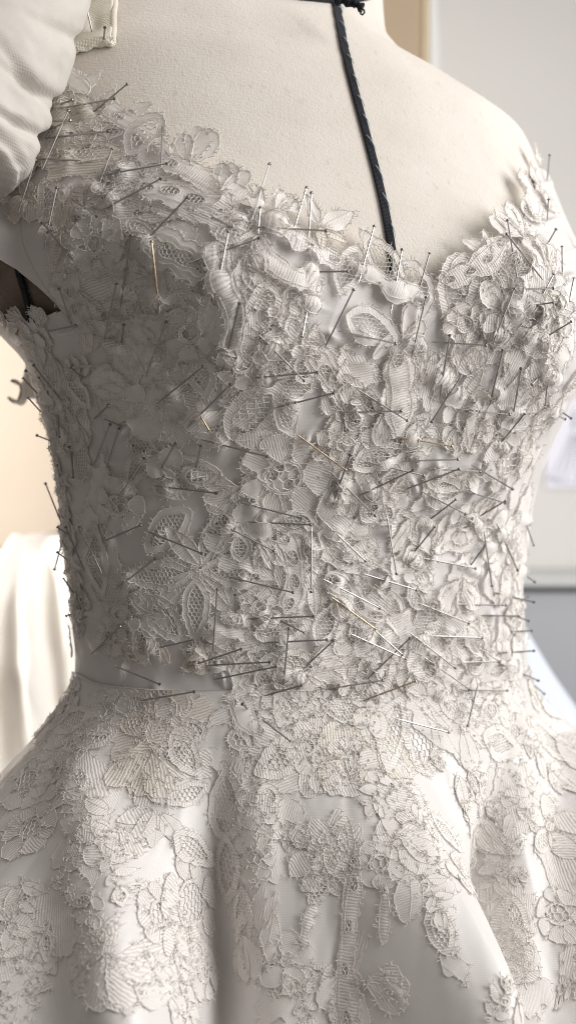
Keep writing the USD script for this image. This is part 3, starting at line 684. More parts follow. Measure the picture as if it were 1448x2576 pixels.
xs = np.linspace(-420, 620, 200)
topl = PI([-420, -200, -40, 5, 40, 75, 100, 128, 150, 185, 260, 420, 620], [1420, 1380, 1420, 1385, 1342, 1376, 1386, 1352, 1348, 1346, 1340, 1350, 1380])(xs)
def foldsl(x, k):
    f = .030 * np.exp(-((x - (40 + 130 * k)) / 55) ** 2) + .045 * np.exp(-((x - (85 + 260 * k)) / 34) ** 2) * 0
    c = lambda x0, sl, w: np.exp(-((x - (x0 + sl * k)) / w) ** 2)
    return .34 * k ** .8 + (.030 * c(75, 330, 52) - .030 * c(120, 300, 24) + .03 * c(170, 330, 44) + .03 * c(0, 120, 60) - .022 * c(45, 180, 26) + .03 * c(-120, 60, 90)) * np.minimum(1, k * 9) + .05 * (meshkit.fbm(np.stack([x / 75 - k * 3.4, k * 5.0 + 0 * x, 0 * x], -1).reshape(-1, 3), 3, 41).reshape(x.shape) - .5) * np.minimum(1, k * 9)
draped('white_cloth', xs, topl, 1.25, foldsl, 'crumpled white cloth heaped in soft folds behind the left waist', 'cloth', 'white_drape')

# a second full skirt standing behind on the right
th_ = np.linspace(0, 2 * np.pi, 160, endpoint=False); hs = np.linspace(0, 1, 60)
cpt = BGP(1235, 1560, .92); r_ = .028 + PI([0, .2, .45, .7, 1], [0, .028, .066, .088, .105])(hs)
TH, HS = np.meshgrid(th_, hs, indexing='ij')
R_ = r_[None] * (1 + .05 * np.sin(TH * 9 + 1) * HS) + .001
V = np.stack([cpt[0] + R_ * np.cos(TH), cpt[1] + R_ * np.sin(TH) * .9, cpt[2] - HS * .24], -1)
vv = np.vstack([V.reshape(-1, 3), V[:, 0].mean(0), V[:, -1].mean(0)]); nn = 160 * 60; i_ = np.arange(160)
gsk = trimesh.Trimesh(vv, np.vstack([grid_faces(160, 60, True), np.stack([i_ * 60, np.roll(i_, -1) * 60, 0 * i_ + nn], -1), np.stack([np.roll(i_, -1) * 60 + 59, i_ * 60 + 59, 0 * i_ + nn + 1], -1)]), process=False)
tag(obj('white_skirt', gsk, 'blue_white', smooth=True), 'blurred pale blue white gathered skirt standing behind the right hip', 'skirt')

# cotton tab with a curled end hanging off the back of the bodice
tabp = np.array([(96, 880), (84, 930), (74, 975), (66, 1003)], float)
q = np.linspace(0, 3, 40); c2 = np.stack([PI(range(4), tabp[:, 0])(q), PI(range(4), tabp[:, 1])(q)], -1)
L_ = W(c2[:, 0] - 22, c2[:, 1], .63); R2 = W(c2[:, 0] + 70, c2[:, 1] - 4, .645)
kk = np.linspace(0, 1, 14)
S_ = L_[:, None] + (R2 - L_)[:, None] * kk[None, :, None]
S_[..., 1] -= .004 * np.sin(kk * 9)[None]
V = np.vstack([S_.reshape(-1, 3), (S_ + [0, .0015, 0]).reshape(-1, 3)]); g = grid_faces(40, 14)
obj('back_tab', (V, np.vstack([g, g[:, ::-1] + 560])), 'tab_cotton', dress, True, loc=DL)
sp = np.linspace(0, 1, 40); ang = sp * 4.6 - 2.6; rad = .0068 * (1 - .45 * sp)
cc = W(43, 982, .628)
curl = np.stack([cc[0] + rad * np.cos(ang) * .75, cc[1] - .006 * sp, cc[2] + rad * np.sin(ang) * 1.25], -1)
V = np.vstack([curl + [0, o, 0] for o in (-.004, .012)]); V = np.stack([curl + [0, -.004, 0], curl + [0, .012, 0]], 1).reshape(-1, 3)
V2 = V + np.repeat(np.stack([np.cos(ang), 0 * ang, np.sin(ang)], -1), 2, 0) * .0012
g = grid_faces(40, 2)
obj('curled_end', (np.vstack([V, V2]), np.vstack([g, g[:, ::-1] + 80, [[0, 1, 80], [1, 81, 80]], [[78, 79, 158], [79, 159, 158]]])), 'tab_cotton', dress, True, loc=DL)

# ------------------------------------------------------------------ lace
def resample(p, step, closed=True):
    if closed: p = np.vstack([p, p[:1]])
    s = np.r_[0, np.cumsum(np.hypot(*np.diff(p, axis=0).T))]
    n = max(int(s[-1] / step), 6)
    q = np.linspace(0, s[-1], n + 1)
    if closed: q = q[:-1]
    return np.stack([np.interp(q, s, p[:, 0]), np.interp(q, s, p[:, 1])], -1)


def rot(p, a):
    c, s = math.cos(a), math.sin(a); return p @ np.array([[c, s], [-s, c]])


def petal_shape(L, Wd, kind, rng, sc=.05, step=.0009):
    t = np.linspace(0, 1, 40)
    if kind == 'leaf': w = np.sin(np.pi * t ** .85) ** .8
    elif kind == 'round': w = np.maximum(np.sin(np.pi * np.clip(t, 0, 1) ** 1.25), 0) ** .55
    elif kind == 'fan': w = np.sin(np.pi * np.clip(t * .96 + .02, 0, 1) ** 1.9) ** .6
    else: w = np.minimum(1, np.minimum(t, 1 - t) * 9) ** .5
    w = w * Wd / 2 * (1 + .10 * np.interp(t, np.linspace(0, 1, 6), rng.uniform(-1, 1, 6)))
    bend = rng.uniform(-.14, .14) * L * t ** 2
    p = np.vstack([np.stack([t * L, bend + w], -1), np.stack([t[::-1] * L, bend[::-1] - w[::-1]], -1)])
    p = resample(p, step)
    n = len(p); T = norm(np.roll(p, -1, 0) - np.roll(p, 1, 0)); Nn = np.stack([T[:, 1], -T[:, 0]], -1)
    if (Nn * (p - p.mean(0))).sum() < 0: Nn = -Nn
    s = np.arange(n) * step
    lob = rng.uniform(.0026, .0056)
    a = sc * Wd * np.abs(np.sin(s * np.pi / lob + rng.uniform(0, 3))) * sst(p[:, 0] / L, .1, .3)
    a = a + np.interp(np.arange(n), np.linspace(0, n, max(n // 3, 4)), rng.normal(0, .00022, max(n // 3, 4)))
    return p + Nn * a[:, None]


def net_segments(poly, cell, kind, rng):
    x0, y0, x1, y1 = poly.bounds
    if kind == 'square':
        xs_ = np.arange(x0 - cell, x1 + cell, cell); ys_ = np.arange(y0 - cell, y1 + cell, cell * .8)
        X, Y = np.meshgrid(xs_, ys_, indexing='ij'); idx = np.arange(X.size).reshape(X.shape)
        e = np.vstack([np.stack([idx[:-1].ravel(), idx[1:].ravel()], -1), np.stack([idx[:, :-1].ravel(), idx[:, 1:].ravel()], -1)])
        pts = np.stack([X.ravel(), Y.ravel()], -1)
    else:
        a = cell / math.sqrt(3); pts = []; e = []
        nx, ny = int((x1 - x0) / cell) + 3, int((y1 - y0) / (1.5 * a)) + 3
        key = {}
        def pid(x, y):
            k = (round(x / (cell * .1)), round(y / (a * .1)))
            if k not in key: key[k] = len(pts); pts.append((x, y))
            return key[k]
        for j in range(-1, ny):
            for i in range(-1, nx):
                cx = x0 + (i + .5 * (j % 2)) * cell; cy = y0 + j * 1.5 * a
                r = [(cx + a * math.sin(k * math.pi / 3), cy + a * math.cos(k * math.pi / 3)) for k in range(6)]
                for k in (0, 1, 2): e.append((pid(*r[k]), pid(*r[k + 1])))
        pts = np.array(pts); e = np.unique(np.sort(np.array(e), 1), axis=0)
    pts = pts + rng.normal(0, cell * .07, pts.shape) + cell * .35 * (np.stack([meshkit.noise(np.c_[pts * 120, 0 * pts[:, 0]], 3), meshkit.noise(np.c_[pts * 120, 0 * pts[:, 0]], 8)], -1) - .5)
    big = poly.buffer(cell * .55)
    ok = shapely.contains_xy(big, pts[:, 0], pts[:, 1])
    e = e[ok[e[:, 0]] & ok[e[:, 1]]]
    return pts[e[:, 0]], pts[e[:, 1]]


class Lay:
    """places lace drawn flat (u right, v up, metres) on a cloth surface round one picture point"""
    def __init__(self, S, Sm, px, py, seed, amp, lift=None, pinned=True):
        self.S = S; self.tw0 = Sm.loc(px, py)[0]
        self.P0, self.N0, self.J = Sm.frame(self.tw0)
        self.seed, self.amp, self.lift, self.pinned = seed, amp, lift, pinned
        self.scale = (self.P0[1] + D) / F

    def put(self, uv, h, wave=1.0):
        tw = self.tw0 + uv @ self.J.T
        P, N = self.S.at(tw)
        q = np.c_[uv * 55, np.full(len(uv), self.seed * 7.3)]
        wv = np.maximum(meshkit.fbm(q, 2, 17) - .38, 0) * 1.7 + np.maximum(meshkit.fbm(q * 3.1, 2, 23) - .4, 0) * .6
        h = h + self.amp * wv * wave
        if self.pinned: h = np.minimum(h, np.maximum(field(cap, P), .0016))
        if self.lift is not None: h = h + self.lift(uv)
        return P + N * h[:, None], N


def piece(lay, out, rng, h0=.0008, holes=(), netk=None, cell=.0024, dome=.0012, curl=.0012, rib=0.0, fray=.5, cord=.00022, veins=(), wave=1.0, step=.0016, flat=False):
    """one petal, leaf or patch: ribbed cloth, corded edge with whiskers, corded windows; returns mesh, uv and the window net"""
    poly = Polygon(out)
    if not poly.is_valid: poly = poly.buffer(0)
    if poly.geom_type != 'Polygon': poly = max(poly.geoms, key=lambda g: g.area)
    if poly.area < 2e-6: return None
    body_ = poly
    hp = []
    for hq in holes:
        hq = hq.intersection(poly.buffer(-.0009))
        for g in (getattr(hq, 'geoms', None) or [hq]):
            if g.geom_type == 'Polygon' and g.area > 3e-6: hp.append(g); body_ = body_.difference(g)
    if body_.geom_type != 'Polygon': body_ = max(body_.geoms, key=lambda g: g.area)
    rings = [resample(np.array(body_.exterior.coords)[:-1], step * .8)] + [resample(np.array(r.coords)[:-1], step * .8) for r in body_.interiors]
    x0, y0, x1, y1 = body_.bounds
    gx_, gy_ = np.meshgrid(np.arange(x0, x1, step), np.arange(y0, y1, step))
    gp = np.stack([gx_.ravel(), gy_.ravel()], -1) + rng.uniform(-.15, .15, (gx_.size, 2)) * step
    ins = body_.buffer(-step * .45)
    gp = gp[shapely.contains_xy(ins, gp[:, 0], gp[:, 1])] if not ins.is_empty else gp[:0]
    pts = np.vstack(rings + [gp])
    tri = Delaunay(pts).simplices
    c = pts[tri].mean(1); tri = tri[shapely.contains_xy(body_.buffer(1e-5), c[:, 0], c[:, 1])]
    a, b = pts[tri[:, 1]] - pts[tri[:, 0]], pts[tri[:, 2]] - pts[tri[:, 0]]
    flip = a[:, 0] * b[:, 1] - a[:, 1] * b[:, 0] < 0
    tri[flip] = tri[flip][:, ::-1]
    bd_ = poly.exterior
    R = max(math.sqrt(poly.area) * .5, 1e-4)
    cph = rng.uniform(0, 6.28); cen = np.array(poly.centroid.coords[0])

    def hh(uv):
        dE = shapely.distance(bd_, shapely.points(uv))
        e = np.clip(dE / R, 0, 1)
        an = np.arctan2(uv[:, 1] - cen[1], uv[:, 0] - cen[0])
        k = .5 + .5 * np.sin(an * 2 + cph)
        return h0 + dome * np.sqrt(e) * .8 + curl * (1 - e) ** 2 * k * 1.6
    V, N = lay.put(pts, hh(pts), wave)
    parts = [(V, tri)]; uvs = [rot(pts, -rib) * 1000]
    def cordline(p, r, closed, dh=.00025):
        if not lay.pinned: r, dh = r * .72, .00010
        Pc, Nc = lay.put(p, hh(p) + dh, wave)
        rr = r * (1 + .3 * rng.normal(0, 1, len(p)).clip(-1, 1))
        v, f = tube(Pc, rr, 4, closed, Nc)
        parts.append((v, f)); uvs.append(np.full((len(v), 2), CORD_UV))
    for k, r in enumerate(rings):
        cordline(resample(r, step * .75), cord if k == 0 else cord * .85, True)
    for vn in (veins if lay.pinned else veins[:1]):
        vn = resample(np.asarray(vn), step * .8, False)
        vn = vn[shapely.contains_xy(poly, vn[:, 0], vn[:, 1])]
        if len(vn) > 3: cordline(vn, cord * .8, False, .0004)
    # whiskers of cut thread along the edge
    r0 = rings[0]; n = len(r0); m = int(n * fray)
    if m:
        i = rng.choice(n, m, replace=True); T = norm(np.roll(r0, -1, 0) - np.roll(r0, 1, 0)); On = np.stack([T[:, 1], -T[:, 0]], -1)
        if Polygon(r0).exterior.is_ccw is False: On = -On
        d = rot(On[i], 0) * rng.uniform(.0006, .0019, (m, 1)) + T[i] * rng.normal(0, .0007, (m, 1))
        p0 = r0[i]; p1 = p0 + d * .6; p2 = p0 + d + T[i] * rng.normal(0, .0006, (m, 1))
        h_ = hh(p0)
        A1, n1 = lay.put(p0, h_ + .0002, wave); A2, n2 = lay.put(p1, h_ + .0003 + rng.uniform(0, .0008, m), wave); A3, _ = lay.put(p2, h_ + .0002 + rng.uniform(0, .0014, m), wave)
        v, f = segs(np.vstack([A1, A2]), np.vstack([A2, A3]), np.vstack([n1, n2]), np.r_[np.full(m, .00021), np.full(m, .00015)])
        parts.append((v, f)); uvs.append(np.full((len(v), 2), CORD_UV))
    net = None
    if netk:
        na_ = []
        for g in hp:
            a, b = net_segments(g, cell, netk, rng)
            if len(a):
                A, n1 = lay.put(a, hh(a) - .0001, wave); B, _ = lay.put(b, hh(b) - .0001, wave)
                na_.append(segs(A, B, n1, .00024 if cell < .004 else .0003))
        if na_: net = join(na_)
    V, Fm = join(parts)
    return (V, Fm), np.vstack(uvs), net


CORD_UV = 1500.0
def ell(cx, cy, a, b, ang=0, n=24, rng=None, j=.0):
    t = np.linspace(0, 2 * np.pi, n, endpoint=False)
    k = 1 + (rng.normal(0, j, n) if rng is not None and j else 0)
    return rot(np.stack([a * np.cos(t) * k, b * np.sin(t) * k], -1), ang) + [cx, cy]


def motif_pieces(kind, size, ang, rng, lay, o):
    """yields (name, mesh, uv, net) for one lace motif; size in metres"""
    amp = lay.amp; fr = o.get('fray',   .7 if lay.pinned else .4); res = []
    def add(nm, out, **k):
        k.setdefault('h0', rng.uniform(.0004, .0008 + .3 * amp) if lay.pinned else rng.uniform(.00018, .0006)); k.setdefault('fray', fr)
        k.setdefault('curl', .0001 + .30 * amp); k.setdefault('dome', .0002 + .08 * amp)
        r = piece(lay, out, rng, **k)
        if r: res.append((nm,) + r)
    def petal(nm, base, L, Wd, a, shape, window=None, **k):
        p = petal_shape(L, Wd, shape, rng, k.pop('sc', .055))
        holes = []
        if window:
            s = .52 if Wd > .006 else .45
            q = Polygon(p).buffer(-min(L, Wd) * (1 - s) * .42)
            holes = [q] if not q.is_empty else []
        vein = []
        if not window and shape == 'leaf' and L > .009: vein = [np.array([[L * .05, 0], [L * .5, .0004], [L * .93, 0]])]
        tr = lambda z: rot(np.asarray(z), a) + base
        holes = [Polygon(tr(np.array(h.exterior.coords))) for hq in holes for h in (getattr(hq, 'geoms', None) or [hq]) if h.geom_type == 'Polygon' and not h.is_empty]
        add(nm, tr(p), holes=holes, netk=window, veins=[tr(v_) for v_ in vein], rib=a + rng.normal(0, .25) + k.pop('ribturn', 0), **k)
    if kind == 'flower':
        n = o.get('n', 5); L = size / 2
        for i in range(n):
            a = ang + i * 2 * np.pi / n + rng.normal(0, .16)
            win = ('hex' if rng.random() < .7 else 'square') if rng.random() < o.get('win', .4) else None
            petal('petal', rot(np.array([[L * .12, 0]]), a)[0], L * rng.uniform(.78, 1.0), L * rng.uniform(.56, .80), a, 'round', win, cell=o.get('cell', .0023))
        add('flower_centre', ell(0, 0, L * .2, L * .18, 0, 18, rng, .08), h0=(.0015 if lay.pinned else .0006) + amp * .4, rib=rng.uniform(0, 3), fray=.8)
    elif kind == 'leaf':
        win = o.get('net', 'hex'); petal('leaf', np.zeros(2), size, size * o.get('w', .48), ang, o.get('shape', 'leaf'), win, cell=o.get('cell', .0023), sc=o.get('sc', .055))
    elif kind == 'solid':
        petal('leaf', np.zeros(2), size, size * o.get('w', .42), ang, o.get('shape', 'leaf'), None)
    elif kind == 'spray':
        n = o.get('n', 3); bend = rng.choice([-1, 1]) * rng.uniform(.4, 1.0)
        t = np.linspace(0, 1, 20); st = rot(np.stack([t * size, bend * size * .3 * t ** 2], -1), ang)
        for i in range(n):
            k = .18 + .62 * i / max(n - 1, 1); b = np.array([np.interp(k, t, st[:, 0]), np.interp(k, t, st[:, 1])])
            for s in (-1, 1):
                L = size * rng.uniform(.3, .46) * (1 - .25 * k)
                petal('leaf', b, L, L * rng.uniform(.4, .58), ang + s * rng.uniform(.65, 1.15), 'leaf', ('hex' if rng.random() < o.get('win', .25) else None), cell=.0021)
        L = size * .42; petal('leaf', st[14], L, L * .5, ang + bend * .5, 'leaf', 'hex' if rng.random() < .4 else None, cell=.0021)
        band = LineString(st[1:16]).buffer(.0004); add('stem', np.array(band.exterior.coords)[:-1], h0=.0011 if lay.pinned else .0004, dome=.0001, curl=0, fray=.3, cord=.00015)
    elif kind == 'rose':
        R = size / 2; cr_ = R * o.get('c', .42)
        n = o.get('n', 7)
        for i in range(n):
            a = ang + i * 2 * np.pi / n + rng.normal(0, .1)
            L = R * rng.uniform(.52, .72)
            petal('petal', rot(np.array([[cr_ * .82, 0]]), a)[0], L, L * rng.uniform(.95, 1.35), a, 'fan', None, ribturn=1.57)
        c = ell(0, 0, cr_, cr_ * .9, ang, 30, rng, .03)
        add('honeycomb_centre', c, holes=[Polygon(c).buffer(-.0012)], netk='hex', cell=o.get('cell', .0042 if size > .022 else .0030), h0=.0011 if lay.pinned else .0004)
    elif kind == 'fan':
        n = o.get('n', 4)
        for i in range(n):
            a = ang + (i - (n - 1) / 2) * o.get('spread', .42) + rng.normal(0, .08); L = size * rng.uniform(.8, 1.0)
            petal('lobe', np.zeros(2), L, L * .5, a, 'fan', None, ribturn=1.57, sc=.08)
    elif kind == 'net':
        c = ell(0, 0, size / 2, size / 2 * o.get('w', .7), ang, 16, rng, .12); c = resample(c, .001)
        add('net_patch', c, holes=[Polygon(c).buffer(-.0010)], netk=o.get('net', 'hex'), cell=o.get('cell', .0020), h0=.0005, fray=.9, curl=.0003, dome=.0002)
    elif kind == 'patch':
        n_ = 17; c = ell(0, 0, size / 2, size / 2 * o.get('w', .62), ang, n_, rng, .24); c = resample(np.vstack([PI(range(n_ + 1), np.vstack([c, c[:1]])[:, k])(np.linspace(0, n_, 80))[:-1] for k in (0, 1)]).T, .0009)
        c = c + np.stack([np.interp(np.arange(len(c)), np.linspace(0, len(c), len(c) // 2), rng.normal(0, .0006, len(c) // 2)) for _ in (0, 1)], -1)
        hs_ = [Polygon(ell(*(rng.uniform(-.22, .22, 2) * size), size * rng.uniform(.08, .16), size * rng.uniform(.05, .10), rng.uniform(0, 3), 16, rng, .05)) for _ in range(int(rng.integers(1, 3)))]
        vv = [np.stack([np.linspace(-.45, .45, 14) * size, size * (f + .08 * np.sin(np.linspace(0, 5, 14) + rng.uniform(0, 6)))], -1) for f in (-.15, .12)]
        add('clothwork', c, holes=hs_, netk='hex', cell=.0022, veins=[rot(v_, ang) for v_ in vv[:int(rng.integers(0, 3))]], rib=ang + o.get('rib', 1.57), h0=.0003 if lay.pinned else .00012, fray=.8 if lay.pinned else .3, curl=.0002 + .25 * amp, dome=.0002, wave=1.15, cord=.00014)
    elif kind == 'strip':
        path = np.array(o['path'], float); u_ = (path - [o['x'], o['y']]) * [1, -1] * lay.scale
        s_ = np.r_[0, np.cumsum(np.hypot(*np.diff(u_, axis=0).T))]; q = np.linspace(0, s_[-1], 40)
        c = np.stack([PI(s_, u_[:, 0])(q), PI(s_, u_[:, 1])(q)], -1)
        T = norm(np.gradient(c, axis=0)); S2 = np.stack([-T[:, 1], T[:, 0]], -1); wd = size * np.interp(q, np.linspace(0, s_[-1], 9), rng.uniform(.7, 1.2, 9)) * np.minimum(1, np.minimum(q, s_[-1] - q) / (size * .5) + .25)
        p = resample(np.vstack([c + S2 * wd[:, None] / 2, (c - S2 * wd[:, None] / 2)[::-1]]), .0009)
        nrm = np.interp(np.arange(len(p)), np.linspace(0, len(p), len(p) // 3), rng.normal(0, .0005, len(p) // 3))
        Tn = norm(np.roll(p, -1, 0) - np.roll(p, 1, 0)); p = p + np.stack([Tn[:, 1], -Tn[:, 0]], -1) * (nrm + .0009 * np.abs(np.sin(np.arange(len(p)) * .0009 * np.pi / .004)))[:, None]
        holes = []
        for k in np.arange(.12, .95, .26 if o.get('holes', 1) else 9):
            i = int(k * 39); holes.append(Polygon(ell(c[i, 0], c[i, 1], size * .30, size * .17, math.atan2(T[i, 1], T[i, 0]), 20)))
        veins = [c + S2 * wd[:, None] * f for f in (-.28, .3)]
        add('lace_band', p, holes=holes, netk='hex', cell=.0021, veins=veins, rib=math.atan2(T[20, 1], T[20, 0]), fray=.7 if lay.pinned else .4, h0=.001 if lay.pinned else .0004, wave=1.5, dome=.0012)
    return res


def build_motif(spec, S, Sm, top, amp, parent, k):
    kind, x, y, size, ang = spec[:5]; o = dict(spec[5]) if len(spec) > 5 else {}
    rng = np.random.default_rng(1000 + k)
    o['x'], o['y'] = x, y
    lift = None
    lay = Lay(S, Sm, x, y, k, amp * (min(o.get('amp', 1.0), 1.25) if top else o.get('amp', 1.0)), None, top)
    if 'lift' in o:
        a = math.radians(o.get('liftdir', ang)); lv = np.array([math.cos(a), math.sin(a)]); lf = o['lift']
        lay.lift = lambda uv: lf * np.maximum(uv @ lv, 0) ** 1.3 * 4
    m = size * lay.scale * (1.18 if kind in ('flower', 'leaf', 'rose') and size > 60 else 1.0)
    res = motif_pieces(kind, m, math.radians(ang), rng, lay, o)
    if not res: return None
    mat = o.get('mat', 'lace_dense' if rng.random() < .4 else 'lace')
    nm = {'flower': 'lace_flower', 'leaf': 'lace_leaf', 'solid': 'lace_leaf', 'spray': 'lace_spray', 'rose': 'lace_rose', 'fan': 'lace_fan', 'net': 'lace_net', 'strip': 'lace_strip', 'patch': 'lace_patch'}[kind]
    loc = lay.P0 if top else np.zeros(3)
    x_ = empty(nm, tuple(lay.P0) if top else (0, 0, 0), parent)
    for nme, mesh, uv, net in res:
        p = obj(nme, (mesh[0] - (lay.P0 if top else DL), mesh[1]), mat, x_, True, uv=uv)
        if net is not None:
            path = str((p if top else x_).GetPath())
            obj('net', (net[0] - (lay.P0 if top else DL), net[1]), 'net_thread', path, True)
    return x_, nm

